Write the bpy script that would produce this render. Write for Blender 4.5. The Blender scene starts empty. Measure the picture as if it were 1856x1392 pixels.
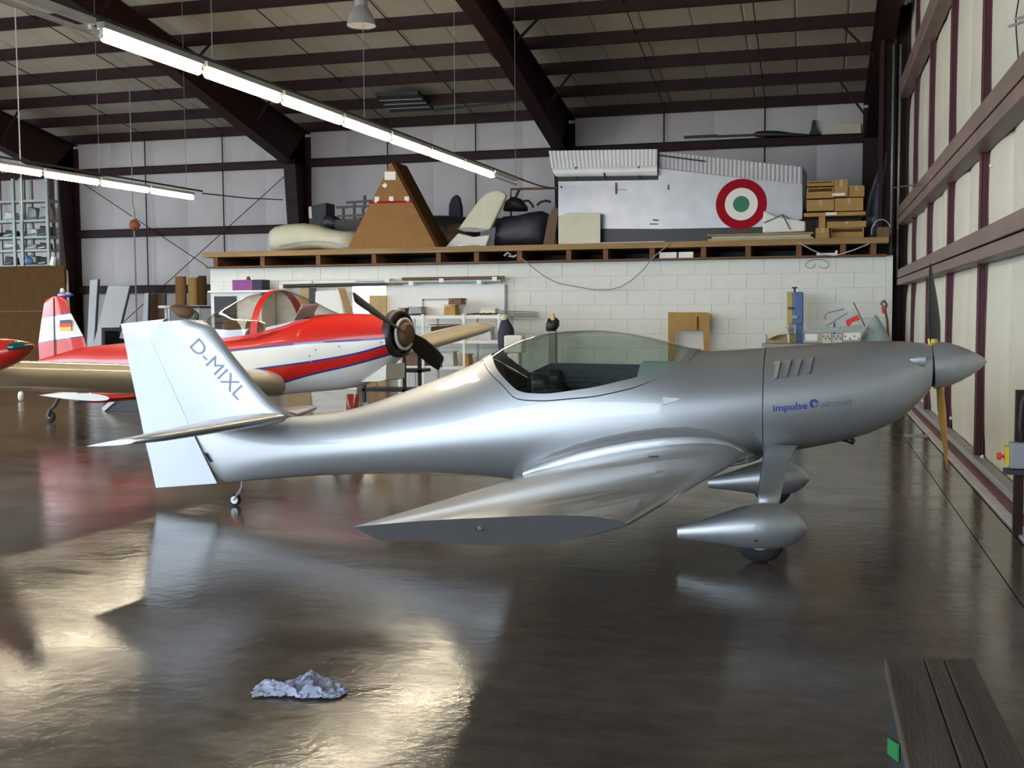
import bpy, bmesh, math, random
import numpy as np
from mathutils import Vector, Matrix, noise as mnoise

random.seed(7)
SC = bpy.context.scene
COL = SC.collection
PI = math.pi

# ------------------------------------------------------------------ camera
F_PX, YAW, PITCH, ROLL, EYE = 2000.0, 0.2680, 0.0650, -0.0060, 1.6
CAM = Vector((0.0, 0.0, EYE))
_r = Vector((math.cos(YAW), math.sin(YAW), 0))
_f0 = Vector((-math.sin(YAW), math.cos(YAW), 0))
_u0 = Vector((0, 0, 1))
_f = _f0 * math.cos(PITCH) - _u0 * math.sin(PITCH)
_u = _u0 * math.cos(PITCH) + _f0 * math.sin(PITCH)
RIGHT = _r * math.cos(ROLL) + _u * math.sin(ROLL)
UP = -_r * math.sin(ROLL) + _u * math.cos(ROLL)
FWD = _f
cam_data = bpy.data.cameras.new('camera')
cam_data.sensor_fit = 'HORIZONTAL'
cam_data.sensor_width = 36.0
cam_data.lens = F_PX / 1856.0 * 36.0
cam_data.clip_start = 0.05
cam_data.clip_end = 400
cam = bpy.data.objects.new('camera', cam_data)
COL.objects.link(cam)
cam.matrix_world = Matrix(((RIGHT.x, UP.x, -FWD.x, CAM.x), (RIGHT.y, UP.y, -FWD.y, CAM.y),
                           (RIGHT.z, UP.z, -FWD.z, CAM.z), (0, 0, 0, 1)))
SC.camera = cam

# ------------------------------------------------------------------ world, daylight, exposure
world = bpy.data.worlds.new('sky')
SC.world = world
world.use_nodes = True
bg = world.node_tree.nodes['Background']
bg.inputs['Color'].default_value = (0.74, 0.87, 1.0, 1)
bg.inputs['Strength'].default_value = 10.6
# the open hangar door behind and to one side of the photographer: a light portal for the sky outside
HANGAR_Y0, HANGAR_Y1, HANGAR_X0, HANGAR_X1 = -9.0, 28.0, -29.0, 1.75
OPEN_X0, OPEN_X1, OPEN_Z = -28.5, -3.0, 6.2
pd = bpy.data.lights.new('door_portal', 'AREA')
pd.shape = 'RECTANGLE'
pd.size = OPEN_X1 - OPEN_X0
pd.size_y = OPEN_Z
pd.cycles.is_portal = True
po = bpy.data.objects.new('door_portal', pd)
COL.objects.link(po)
po.location = ((OPEN_X0 + OPEN_X1) / 2, HANGAR_Y0 - 0.05, OPEN_Z / 2)
po.rotation_euler = (PI / 2, 0, 0)
# a second open door assumed in the unseen end wall, to brighten the left side
END_Y0, END_Y1, END_Z = 2.0, 21.0, 5.6
pd2 = bpy.data.lights.new('end_door_portal', 'AREA')
pd2.shape = 'RECTANGLE'
pd2.size = END_Z
pd2.size_y = END_Y1 - END_Y0
pd2.cycles.is_portal = True
po2 = bpy.data.objects.new('end_door_portal', pd2)
COL.objects.link(po2)
po2.location = (HANGAR_X0 - 0.05, (END_Y0 + END_Y1) / 2, END_Z / 2)
po2.rotation_euler = (0, -PI / 2, 0)
SC.view_settings.view_transform = 'Standard'
SC.view_settings.look = 'None'
SC.view_settings.exposure = 0.0
SC.view_settings.gamma = 1.0
SC.view_settings.use_curve_mapping = False


# ------------------------------------------------------------------ photograph pixel -> place
def ray(x, y):
    return FWD + RIGHT * ((x - 928) / F_PX) - UP * ((y - 696) / F_PX)


def atY(x, y, Y):
    d = ray(x, y)
    return CAM + d * (Y / d.y)


def atX(x, y, X):
    d = ray(x, y)
    return CAM + d * (X / d.x)


def atZ(x, y, z=0.0):
    d = ray(x, y)
    return CAM + d * ((z - EYE) / d.z)


# ------------------------------------------------------------------ materials
MATS = {}


def mat(name, color, rough=0.5, metal=0.0, var=0.12, scale=6.0, bump=0.0, coat=0.0, coat_rough=0.03,
        spec=0.5, rough_var=0.0, color2=None, stretch=None, detail=4.0, emit=None, emit_s=0.0):
    m = bpy.data.materials.new(name)
    m.use_nodes = True
    nt = m.node_tree
    b = nt.nodes['Principled BSDF']
    b.inputs['Roughness'].default_value = rough
    b.inputs['Metallic'].default_value = metal
    b.inputs['Specular IOR Level'].default_value = spec
    b.inputs['Coat Weight'].default_value = coat
    b.inputs['Coat Roughness'].default_value = coat_rough
    tc = nt.nodes.new('ShaderNodeTexCoord')
    mp = nt.nodes.new('ShaderNodeMapping')
    if stretch:
        mp.inputs['Scale'].default_value = stretch
    nt.links.new(tc.outputs['Object'], mp.inputs['Vector'])
    nz = nt.nodes.new('ShaderNodeTexNoise')
    nz.inputs['Scale'].default_value = scale
    nz.inputs['Detail'].default_value = detail
    nz.inputs['Roughness'].default_value = 0.6
    nt.links.new(mp.outputs['Vector'], nz.inputs['Vector'])
    rp = nt.nodes.new('ShaderNodeValToRGB')
    c = Vector(color)
    c2 = Vector(color2) if color2 else c * (1 - var)
    c1 = c if color2 else c * (1 + var)
    rp.color_ramp.elements[0].color = (*c2, 1)
    rp.color_ramp.elements[0].position = 0.3
    rp.color_ramp.elements[1].color = (min(1, c1.x), min(1, c1.y), min(1, c1.z), 1)
    rp.color_ramp.elements[1].position = 0.7
    nt.links.new(nz.outputs['Fac'], rp.inputs['Fac'])
    nt.links.new(rp.outputs['Color'], b.inputs['Base Color'])
    if rough_var:
        mr = nt.nodes.new('ShaderNodeMapRange')
        mr.inputs['From Min'].default_value = 0.3
        mr.inputs['From Max'].default_value = 0.7
        mr.inputs['To Min'].default_value = rough - rough_var
        mr.inputs['To Max'].default_value = rough + rough_var
        nt.links.new(nz.outputs['Fac'], mr.inputs['Value'])
        nt.links.new(mr.outputs['Result'], b.inputs['Roughness'])
    if bump:
        n2 = nt.nodes.new('ShaderNodeTexNoise')
        n2.inputs['Scale'].default_value = scale * 6
        n2.inputs['Detail'].default_value = 3
        nt.links.new(mp.outputs['Vector'], n2.inputs['Vector'])
        bp = nt.nodes.new('ShaderNodeBump')
        bp.inputs['Strength'].default_value = bump
        bp.inputs['Distance'].default_value = 0.02
        nt.links.new(n2.outputs['Fac'], bp.inputs['Height'])
        nt.links.new(bp.outputs['Normal'], b.inputs['Normal'])
    if emit:
        b.inputs['Emission Color'].default_value = (*emit, 1)
        b.inputs['Emission Strength'].default_value = emit_s
    MATS[name] = m
    return m


def glass_mat(name, tint, fres=.05, rough=0.0):
    m = bpy.data.materials.new(name)
    m.use_nodes = True
    nt = m.node_tree
    for n in list(nt.nodes):
        nt.nodes.remove(n)
    out = nt.nodes.new('ShaderNodeOutputMaterial')
    mix = nt.nodes.new('ShaderNodeMixShader')
    tr = nt.nodes.new('ShaderNodeBsdfTransparent')
    gl = nt.nodes.new('ShaderNodeBsdfGlossy')
    lw = nt.nodes.new('ShaderNodeLayerWeight')
    lw.inputs['Blend'].default_value = 0.5
    pw = nt.nodes.new('ShaderNodeMath')
    pw.operation = 'POWER'
    pw.inputs[1].default_value = 3.5
    nt.links.new(lw.outputs['Facing'], pw.inputs[0])
    fr = nt.nodes.new('ShaderNodeMath')
    fr.operation = 'MULTIPLY_ADD'
    fr.inputs[1].default_value = 0.75
    fr.inputs[2].default_value = fres
    nt.links.new(pw.outputs[0], fr.inputs[0])
    tr.inputs['Color'].default_value = (*tint, 1)
    gl.inputs['Roughness'].default_value = rough
    gl.inputs['Color'].default_value = (0.95, 0.97, 1, 1)
    nt.links.new(fr.outputs[0], mix.inputs['Fac'])
    nt.links.new(tr.outputs['BSDF'], mix.inputs[1])
    nt.links.new(gl.outputs['BSDF'], mix.inputs[2])
    nt.links.new(mix.outputs['Shader'], out.inputs['Surface'])
    MATS[name] = m
    return m


# concrete floor: worn, sealed, half glossy
def floor_mat():
    m = bpy.data.materials.new('sealed_concrete')
    m.use_nodes = True
    nt = m.node_tree
    b = nt.nodes['Principled BSDF']
    tc = nt.nodes.new('ShaderNodeTexCoord')

    def nz(scale, detail=5, rough=0.6, stretch=(1, 1, 1)):
        mp = nt.nodes.new('ShaderNodeMapping')
        mp.inputs['Scale'].default_value = stretch
        nt.links.new(tc.outputs['Object'], mp.inputs['Vector'])
        n = nt.nodes.new('ShaderNodeTexNoise')
        n.inputs['Scale'].default_value = scale
        n.inputs['Detail'].default_value = detail
        n.inputs['Roughness'].default_value = rough
        nt.links.new(mp.outputs['Vector'], n.inputs['Vector'])
        return n.outputs['Fac']

    def ramp(src, a, b_, p0, p1):
        r = nt.nodes.new('ShaderNodeValToRGB')
        r.color_ramp.elements[0].color = (*a, 1)
        r.color_ramp.elements[1].color = (*b_, 1)
        r.color_ramp.elements[0].position = p0
        r.color_ramp.elements[1].position = p1
        nt.links.new(src, r.inputs['Fac'])
        return r.outputs['Color']
    big = ramp(nz(0.55, 6, 0.65, (0.6, 1.4, 1)), (0.090, 0.074, 0.062), (0.165, 0.138, 0.112), 0.30, 0.70)
    fine = ramp(nz(9, 6, 0.7, (0.6, 1.2, 1)), (0.72, 0.72, 0.72), (1.2, 1.18, 1.15), 0.3, 0.72)
    mul = nt.nodes.new('ShaderNodeMix')
    mul.data_type = 'RGBA'
    mul.blend_type = 'MULTIPLY'
    mul.inputs[0].default_value = 1.0
    nt.links.new(big, mul.inputs[6])
    nt.links.new(fine, mul.inputs[7])
    nt.links.new(mul.outputs[2], b.inputs['Base Color'])
    mr = nt.nodes.new('ShaderNodeMapRange')
    mr.inputs['From Min'].default_value = 0.35
    mr.inputs['From Max'].default_value = 0.68
    mr.inputs['To Min'].default_value = 0.08
    mr.inputs['To Max'].default_value = 0.23
    nt.links.new(nz(1.3, 6, 0.7, (0.8, 1.3, 1)), mr.inputs['Value'])
    nt.links.new(mr.outputs['Result'], b.inputs['Roughness'])
    bp = nt.nodes.new('ShaderNodeBump')
    bp.inputs['Strength'].default_value = 0.22
    bp.inputs['Distance'].default_value = 0.008
    nt.links.new(nz(11, 5, 0.65), bp.inputs['Height'])
    nt.links.new(bp.outputs['Normal'], b.inputs['Normal'])
    b.inputs['Specular IOR Level'].default_value = 0.30
    MATS['floor'] = m


floor_mat()
mat('apron', (0.42, 0.41, 0.39), 0.9)
mat('steel', (0.030, 0.0105, 0.0095), 0.6, var=0.25, scale=3, spec=0.25)
mat('door_steel', (0.12, 0.030, 0.045), 0.5, var=0.2, scale=3)
mat('rail_steel', (0.17, 0.115, 0.105), 0.5, var=0.2, scale=4, stretch=(1, .3, 1))
mat('insul', (0.61, 0.55, 0.535), 0.55, var=0.05, scale=1.2)
mat('door_insul', (0.58, 0.575, 0.50), 0.5, var=0.05, scale=1.0)
mat('roof_insul', (0.55, 0.50, 0.42), 0.65, var=0.08, scale=1.0)
mat('block', (0.76, 0.77, 0.72), 0.85, var=0.03, scale=5, bump=0.05)
mat('mortar', (0.52, 0.52, 0.48), 0.95)
mat('wood', (0.31, 0.19, 0.075), 0.7, var=0.25, scale=5, stretch=(0.2, 1, 3))
mat('joist', (0.17, 0.075, 0.028), 0.75, var=0.25, scale=5)
mat('ply', (0.52, 0.37, 0.18), 0.7, var=0.12, scale=4)
mat('old_wood', (0.105, 0.078, 0.063), 0.75, color2=(0.045, 0.034, 0.028), scale=7, stretch=(3, .25, 1), detail=8, bump=.25)
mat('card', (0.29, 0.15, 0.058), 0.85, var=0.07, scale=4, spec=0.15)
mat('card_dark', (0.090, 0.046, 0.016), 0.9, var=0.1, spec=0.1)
mat('card_box', (0.42, 0.255, 0.09), 0.8, var=0.12, scale=5, spec=0.2)
mat('silver', (0.40, 0.41, 0.425), 0.44, 0.66, var=0.015, scale=2, coat=0.5, coat_rough=0.03)
mat('alu', (0.44, 0.44, 0.46), 0.38, 0.35, var=0.08, scale=3)
mat('alu_bright', (0.74, 0.74, 0.74), 0.45, 0.1, var=0.05, scale=3)
mat('alu_grey', (0.42, 0.405, 0.43), 0.45, 0.2, var=0.05, scale=3)
mat('chrome', (0.8, 0.8, 0.8), 0.12, 1.0)
mat('black', (0.012, 0.012, 0.014), 0.45)
mat('rubber', (0.016, 0.015, 0.015), 0.75)
mat('dark', (0.03, 0.03, 0.035), 0.6)
mat('seam', (0.05, 0.05, 0.055), 0.6)
mat('red', (0.56, 0.016, 0.010), 0.35, var=0.04, scale=2, coat=0.35, spec=0.3)
mat('dark_red', (0.20, 0.012, 0.012), 0.35, var=0.05, coat=0.6)
mat('white', (0.80, 0.80, 0.77), 0.35, var=0.02, scale=2, coat=0.35, spec=0.3)
mat('white_flat', (0.78, 0.78, 0.75), 0.6, var=0.03)
mat('paper', (0.85, 0.83, 0.80), 0.8, var=0.02)
mat('blue', (0.025, 0.035, 0.26), 0.35, coat=0.6)
mat('cream', (0.66, 0.63, 0.47), 0.5, var=0.06, scale=3)
mat('wing_white', (0.60, 0.52, 0.38), 0.18, var=0.03, scale=2, coat=0.6)
mat('orange_tip', (0.75, 0.35, 0.08), 0.5)
mat('yellow', (0.66, 0.44, 0.05), 0.5)
mat('tan_blade', (0.36, 0.19, 0.035), 0.45, var=0.12, scale=6)
mat('green', (0.02, 0.16, 0.09), 0.5)
mat('green_lens', (0.01, 0.07, 0.06), 0.1, coat=1.0)
mat('green_strap', (0.01, 0.22, 0.05), 0.6)
mat('roundel_red', (0.33, 0.006, 0.018), 0.8, spec=0.15)
mat('navy', (0.02, 0.022, 0.05), 0.7)
mat('purple', (0.22, 0.03, 0.20), 0.5)
mat('saw_blue', (0.07, 0.14, 0.32), 0.45)
mat('saw_yellow', (0.42, 0.34, 0.10), 0.5)
mat('grey', (0.30, 0.30, 0.31), 0.5)
mat('light_grey', (0.55, 0.55, 0.55), 0.5)
mat('pale_green', (0.36, 0.45, 0.43), 0.5)
mat('brown', (0.16, 0.085, 0.045), 0.7, var=0.2)
mat('tarp', (0.022, 0.024, 0.034), 0.42, var=0.3, scale=8, bump=0.4)
mat('rust', (0.40, 0.09, 0.04), 0.6, var=0.3, scale=8)
mat('plastic_wrap', (0.05, 0.06, 0.09), 0.2, var=0.5, scale=9, bump=0.6, coat=0.5)
mat('rag', (0.40, 0.43, 0.56), 0.85, var=0.18, scale=9)
mat('text_blue', (0.03, 0.055, 0.36), 0.45)
mat('text_grey', (0.17, 0.185, 0.22), 0.45)
mat('fin_text_glare', (0.27, 0.33, 0.45), 0.45)  # lettering colour lightened to imitate glare on the fin
mat('gold', (0.75, 0.52, 0.05), 0.5)
mat('flag_red', (0.75, 0.05, 0.03), 0.6)
mat('tube_lit', (1, 1, 1), 0.4, emit=(1.0, 0.86, 0.62), emit_s=74.0)
mat('tube_off', (0.55, 0.55, 0.50), 0.25)
mat('window_light', (1, 1, 1), 0.4, emit=(1.0, 0.97, 0.96), emit_s=3.0)
mat('galv', (0.23, 0.25, 0.235), 0.45, 0.4, var=0.15, scale=8)
glass_mat('canopy_glass', (0.78, 0.86, 0.83), .055)
glass_mat('red_canopy_glass', (0.84, 0.82, 0.78), .06)


# ------------------------------------------------------------------ mesh helpers
MW = {}


def as_list(m):
    return [MATS[k] for k in (m if isinstance(m, (list, tuple)) else [m])]


def tagset(o, label=None, cat=None, group=None, kind=None):
    if label:
        o['label'] = label
    if cat:
        o['category'] = cat
    if group:
        o['group'] = group
    if kind:
        o['kind'] = kind
    return o


def thing(name, label, cat, loc=(0, 0, 0), rz=0.0, group=None, kind=None):
    o = bpy.data.objects.new(name, None)
    o.empty_display_size = 0.1
    COL.objects.link(o)
    o.location = loc
    o.rotation_euler = (0, 0, rz)
    MW[o.name] = Matrix.Translation(Vector(loc)) @ Matrix.Rotation(rz, 4, 'Z')
    return tagset(o, label, cat, group, kind)


def mk(name, vf, m, parent=None, smooth=False, loc=None, local=False, fm=None, bevel=0.0, label=None, cat=None,
       group=None, kind=None, weld=False, auto=None):
    """one mesh object; verts in world coordinates unless local"""
    verts, faces = vf
    if parent is not None:
        M = MW[parent.name]
    elif loc is not None:
        M = Matrix.Translation(Vector(loc))
    else:
        vv = [Vector(v) for v in verts]
        cx = sum(v.x for v in vv) / len(vv)
        cy = sum(v.y for v in vv) / len(vv)
        M = Matrix.Translation(Vector((cx, cy, min(v.z for v in vv))))
    inv = M.inverted()
    vs = [tuple(v) for v in verts] if local else [tuple(inv @ Vector(v)) for v in verts]
    me = bpy.data.meshes.new(name)
    me.from_pydata(vs, [], faces)
    for k in as_list(m):
        me.materials.append(k)
    if fm:
        me.polygons.foreach_set('material_index', fm)
    if weld:
        bm = bmesh.new()
        bm.from_mesh(me)
        bmesh.ops.remove_doubles(bm, verts=bm.verts, dist=1e-5)
        bmesh.ops.recalc_face_normals(bm, faces=bm.faces)
        bm.to_mesh(me)
        bm.free()
    if smooth:
        me.polygons.foreach_set('use_smooth', [True] * len(me.polygons))
        if auto is not None:
            try:
                me.set_sharp_from_angle(angle=auto)
            except Exception:
                pass
    me.update()
    o = bpy.data.objects.new(name, me)
    COL.objects.link(o)
    if parent is not None:
        o.parent = parent
        MW[o.name] = M
    else:
        o.matrix_world = M
        MW[o.name] = M
    if bevel:
        bv = o.modifiers.new('bevel', 'BEVEL')
        bv.width = bevel
        bv.segments = 2
        bv.limit_method = 'ANGLE'
    return tagset(o, label, cat, group, kind)


def copy_part(o, parent, dloc, name=None):
    c = o.copy()
    COL.objects.link(c)
    c.parent = parent
    c.location = Vector(o.location) + Vector(dloc)
    return c


def box(x0, x1, y0, y1, z0, z1):
    v = [(x0, y0, z0), (x1, y0, z0), (x1, y1, z0), (x0, y1, z0), (x0, y0, z1), (x1, y0, z1), (x1, y1, z1), (x0, y1, z1)]
    f = [(0, 3, 2, 1), (4, 5, 6, 7), (0, 1, 5, 4), (1, 2, 6, 5), (2, 3, 7, 6), (3, 0, 4, 7)]
    return v, f


def merge(*vfs):
    V, F = [], []
    for v, f in vfs:
        n = len(V)
        V += list(v)
        F += [tuple(i + n for i in q) for q in f]
    return V, F


def bar(p0, p1, w, h, up=(0, 0, 1)):
    """box beam from p0 to p1, width w (sideways) and height h (along up)"""
    p0, p1, up = Vector(p0), Vector(p1), Vector(up)
    d = (p1 - p0).normalized()
    s = d.cross(up)
    if s.length < 1e-4:
        s = d.cross(Vector((1, 0, 0)))
    s.normalize()
    u = s.cross(d).normalized()
    v = []
    for p in (p0, p1):
        for a, b in ((-1, -1), (1, -1), (1, 1), (-1, 1)):
            v.append(p + s * (a * w / 2) + u * (b * h / 2))
    f = [(0, 1, 2, 3), (7, 6, 5, 4), (0, 4, 5, 1), (1, 5, 6, 2), (2, 6, 7, 3), (3, 7, 4, 0)]
    return v, f


def loft(rings, close=True, cap0=True, cap1=True):
    n = len(rings[0])
    V = [Vector(p) for r in rings for p in r]
    F = []
    for i in range(len(rings) - 1):
        for j in range(n if close else n - 1):
            k = (j + 1) % n
            F.append((i * n + j, i * n + k, (i + 1) * n + k, (i + 1) * n + j))
    if cap0:
        F.append(tuple(range(n - 1, -1, -1)))
    if cap1:
        F.append(tuple((len(rings) - 1) * n + j for j in range(n)))
    return V, F


def tube(path, r, n=8, cap=True):
    pts = [Vector(p) for p in path]
    rad = r if isinstance(r, (list, tuple)) else [r] * len(pts)
    rings = []
    prev = None
    for i, p in enumerate(pts):
        d = (pts[min(i + 1, len(pts) - 1)] - pts[max(i - 1, 0)]).normalized()
        if prev is None:
            a = d.cross(Vector((0, 0, 1)))
            if a.length < 1e-3:
                a = d.cross(Vector((1, 0, 0)))
        else:
            a = prev - d * prev.dot(d)
        a.normalize()
        prev = a
        b = d.cross(a)
        rings.append([p + a * (rad[i] * math.cos(2 * PI * k / n)) + b * (rad[i] * math.sin(2 * PI * k / n)) for k in range(n)])
    return loft(rings, True, cap, cap)


def lathe(prof, origin, axis=(0, 0, 1), n=24, cap0=True, cap1=True):
    """prof: (distance along axis, radius)"""
    ax = Vector(axis).normalized()
    a = ax.cross(Vector((0, 0, 1)))
    if a.length < 1e-3:
        a = ax.cross(Vector((1, 0, 0)))
    a.normalize()
    b = ax.cross(a)
    o = Vector(origin)
    rings = [[o + ax * t + a * (r * math.cos(2 * PI * k / n)) + b * (r * math.sin(2 * PI * k / n)) for k in range(n)] for t, r in prof]
    return loft(rings, True, cap0, cap1)


def prism(poly, off):
    """polygon (list of points) extruded by the vector off"""
    off = Vector(off)
    a = [Vector(p) for p in poly]
    b = [p + off for p in a]
    n = len(a)
    F = [tuple(range(n)), tuple(range(2 * n - 1, n - 1, -1))]
    for i in range(n):
        k = (i + 1) % n
        F.append((i, i + n, k + n, k))
    return a + b, F


def pxprism(px, Y, depth, base=None):
    """outline given in photograph pixels, standing at distance Y, real thickness depth; base: height its foot rests on"""
    p = [atY(x, y, Y) for x, y in px]
    if base is not None:
        dz = base - min(q.z for q in p)
        p = [q + Vector((0, 0, dz)) for q in p]
    return prism(p, (0, depth, 0))


def pchip(xs, ys):
    xs, ys = np.array(xs, float), np.array(ys, float)
    o = np.argsort(xs)
    xs, ys = xs[o], ys[o]
    h = np.diff(xs)
    d = np.diff(ys) / h
    m = np.zeros(len(xs))
    for i in range(1, len(xs) - 1):
        if d[i - 1] * d[i] > 0:
            w1, w2 = 2 * h[i] + h[i - 1], h[i] + 2 * h[i - 1]
            m[i] = (w1 + w2) / (w1 / d[i - 1] + w2 / d[i])
    m[0], m[-1] = d[0], d[-1]

    def f(x):
        x = min(max(x, xs[0]), xs[-1])
        i = int(min(max(np.searchsorted(xs, x) - 1, 0), len(h) - 1))
        t = (x - xs[i]) / h[i]
        return float((2 * t**3 - 3 * t**2 + 1) * ys[i] + (t**3 - 2 * t**2 + t) * h[i] * m[i] + (-2 * t**3 + 3 * t**2) * ys[i + 1] + (t**3 - t**2) * h[i] * m[i + 1])
    return f


def smooth_fn(xs, ys, rad):
    """pchip then a running mean, so lofted skins carry no kinks"""
    g = pchip(xs, ys)
    lo, hi = min(xs), max(xs)

    def f(x):
        r = min(rad, x - lo, hi - x)
        if r <= 1e-6:
            return g(x)
        return sum(g(x + r * k / 4) for k in range(-4, 5)) / 9
    return f


class Hull:
    """a fuselage: top, bottom, widest height and half width along its axis"""

    def __init__(s, top, bot, mid, wid, to3, rad=0.25, eu=1.0, ed=1.0):
        s.t, s.b = smooth_fn(*zip(*top), rad), smooth_fn(*zip(*bot), rad)
        s.m, s.w = smooth_fn(*zip(*mid), rad), smooth_fn(*zip(*wid), rad)
        s.to3, s.eu, s.ed = to3, eu, ed

    def th(s, x, z):
        t, b, m = s.t(x), s.b(x), s.m(x)
        if z >= m:
            return math.acos(max(-1, min(1, (z - m) / max(t - m, 1e-6))))
        return math.acos(max(-1, min(1, (z - m) / max(m - b, 1e-6))))

    def yz(s, x, th):
        t, b, m = s.t(x), s.b(x), s.m(x)
        c, sn = math.cos(th), max(0.0, math.sin(th))
        if c >= 0:
            return s.w(x) * sn ** s.eu, m + (t - m) * c
        return s.w(x) * sn ** s.ed, m + (m - b) * c

    def half(s, x, z):
        return s.yz(x, s.th(x, z))[0]

    def strip(s, xs, ta, tb, n, push=0.0, cap=False):
        """both sides between the angles ta(x) and tb(x)"""
        V, F = [], []
        for side in (-1, 1):
            base = len(V)
            for x in xs:
                a, b = ta(x), tb(x)
                for j in range(n + 1):
                    th = a + (b - a) * j / n
                    y, z = s.yz(x, th)
                    if push:
                        y += push * math.sin(th)
                        z += push * math.cos(th)
                    V.append(s.to3(x, side * y, z))
            for i in range(len(xs) - 1):
                for j in range(n):
                    q = (base + i * (n + 1) + j, base + i * (n + 1) + j + 1, base + (i + 1) * (n + 1) + j + 1, base + (i + 1) * (n + 1) + j)
                    F.append(q if side > 0 else q[::-1])
        return V, F


FOIL = [(1.0, 0.0), (0.9, .018), (0.75, .041), (0.6, .06), (0.45, .073), (0.3, .079), (0.2, .075), (0.12, .064), (0.06, .048), (0.025, .032), (0.006, .016), (0, 0.0),
        (0.006, -.013), (0.025, -.024), (0.06, -.033), (0.12, -.041), (0.2, -.046), (0.3, -.047), (0.45, -.042), (0.6, -.034), (0.75, -.023), (0.9, -.010)]


def foil_ring(le, te, t=1.0, sym=False, lower=1.0, upper=1.0):
    le, te = Vector(le), Vector(te)
    c = (te - le).length
    out = []
    for x, y in FOIL:
        if sym:
            y = (abs(y) if y >= 0 else -abs(y) * 1.6)
            y = max(-.079, min(.079, y))
        y *= upper if y > 0 else lower
        out.append(le + (te - le) * x + Vector((0, 0, 1)) * (y * t * c))
    return out


def wing_vf(secs, cap0=False, cap1=True):
    return loft([foil_ring(*s_) for s_ in secs], True, cap0, cap1)


def text_vf(s, size=1.0, bold=0.0):
    cu = bpy.data.curves.new('lettering_source', 'FONT')
    cu.body = s
    cu.size = size
    cu.offset = bold
    cu.resolution_u = 4
    o = bpy.data.objects.new('lettering_source', cu)
    COL.objects.link(o)
    dg = bpy.context.evaluated_depsgraph_get()
    me = o.evaluated_get(dg).to_mesh()
    bm = bmesh.new()
    bm.from_mesh(me)
    bmesh.ops.triangulate(bm, faces=bm.faces)
    V = [tuple(v.co) for v in bm.verts]
    F = [tuple(v.index for v in f.verts) for f in bm.faces]
    bm.free()
    o.evaluated_get(dg).to_mesh_clear()
    bpy.data.objects.remove(o)
    bpy.data.curves.remove(cu)
    return V, F


def linspace(a, b, n):
    return [a + (b - a) * i / (n - 1) for i in range(n)]


# ================================================================== THE SETTING
def structure(name, label, cat, loc=(0, 0, 0)):
    return thing(name, label, cat, loc, kind='structure')


# ---- floor
fl = structure('floor', 'dark sealed concrete hangar floor with worn glossy patches', 'floor')
mk('sub_floor', box(HANGAR_X0, HANGAR_X1 + .3, HANGAR_Y0, HANGAR_Y1 + .3, -0.2, -0.03), 'seam', fl)
mk('slab', box(HANGAR_X0, 1.095, HANGAR_Y0, HANGAR_Y1 + .3, -0.03, 0.0), 'floor', fl)
mk('slab', box(1.103, 1.372, HANGAR_Y0, 14.6, -0.03, 0.0), 'floor', fl)
mk('slab', box(1.103, 1.372, 14.62, HANGAR_Y1, -0.03, 0.0), 'floor', fl)
mk('slab', box(1.388, HANGAR_X1, HANGAR_Y0, HANGAR_Y1, -0.03, 0.0), 'floor', fl)
mk('threshold_plate', box(1.11, 1.50, 14.66, 14.95, 0.0, 0.006), 'grey', fl)
ap = mk('ground_apron', (lambda a_, b_: merge(a_, b_))(box(-90, 60, -90, HANGAR_Y0, -0.2, -0.01), box(-90, HANGAR_X0, HANGAR_Y0, 60, -0.2, -0.01)), 'apron', loc=(0, -40, -.2), label='pale concrete apron outside the open hangar door', cat='ground', kind='structure')

# ---- roof line
RIDGE, EAVE_Z, SLOPE = 9.5, 6.50, 0.155


def roof_z(Y):
    return EAVE_Z + SLOPE * ((HANGAR_Y1 - Y) if Y >= RIDGE else (HANGAR_Y1 - RIDGE - (RIDGE - Y)))


ce = structure('ceiling', 'insulated hangar roof lining on dark steel purlins', 'ceiling')
x = HANGAR_X0
pan = None
while x < HANGAR_X1:
    x1 = min(x + 1.02, HANGAR_X1 + .2)
    za, zb = roof_z(28.2) + .27, roof_z(RIDGE) + .27
    v = []
    for xx, dz in ((x, 0.0), (x + .03, -.012), (x1 - .045, -.012), (x1 - .012, 0.0)):
        v += [(xx, 28.2, za + dz), (xx, RIDGE, zb + dz)]
    v += [(q[0], q[1], q[2] + .05) for q in v]
    f = [(0, 1, 3, 2), (2, 3, 5, 4), (4, 5, 7, 6), (8, 10, 11, 9), (10, 12, 13, 11), (12, 14, 15, 13), (0, 2, 10, 8), (2, 4, 12, 10), (4, 6, 14, 12), (1, 9, 11, 3), (3, 11, 13, 5), (5, 13, 15, 7), (0, 8, 9, 1), (6, 7, 15, 14)]
    mk('panel', (v, f), 'roof_insul', ce)
    x = x1
mk('roof_back_sheet', prism([(HANGAR_X0, 28.3, roof_z(28.3) + .33), (HANGAR_X1 + .3, 28.3, roof_z(28.3) + .33), (HANGAR_X1 + .3, RIDGE, roof_z(RIDGE) + .33), (HANGAR_X0, RIDGE, roof_z(RIDGE) + .33)], (0, 0, .05)), 'roof_insul', ce)
mk('roof_front_sheet', prism([(HANGAR_X0, RIDGE, roof_z(RIDGE) + .27), (HANGAR_X1 + .3, RIDGE, roof_z(RIDGE) + .27), (HANGAR_X1 + .3, HANGAR_Y0 - .3, roof_z(HANGAR_Y0) + .27), (HANGAR_X0, HANGAR_Y0 - .3, roof_z(HANGAR_Y0) + .27)], (0, 0, .05)), 'roof_insul', ce)


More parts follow.
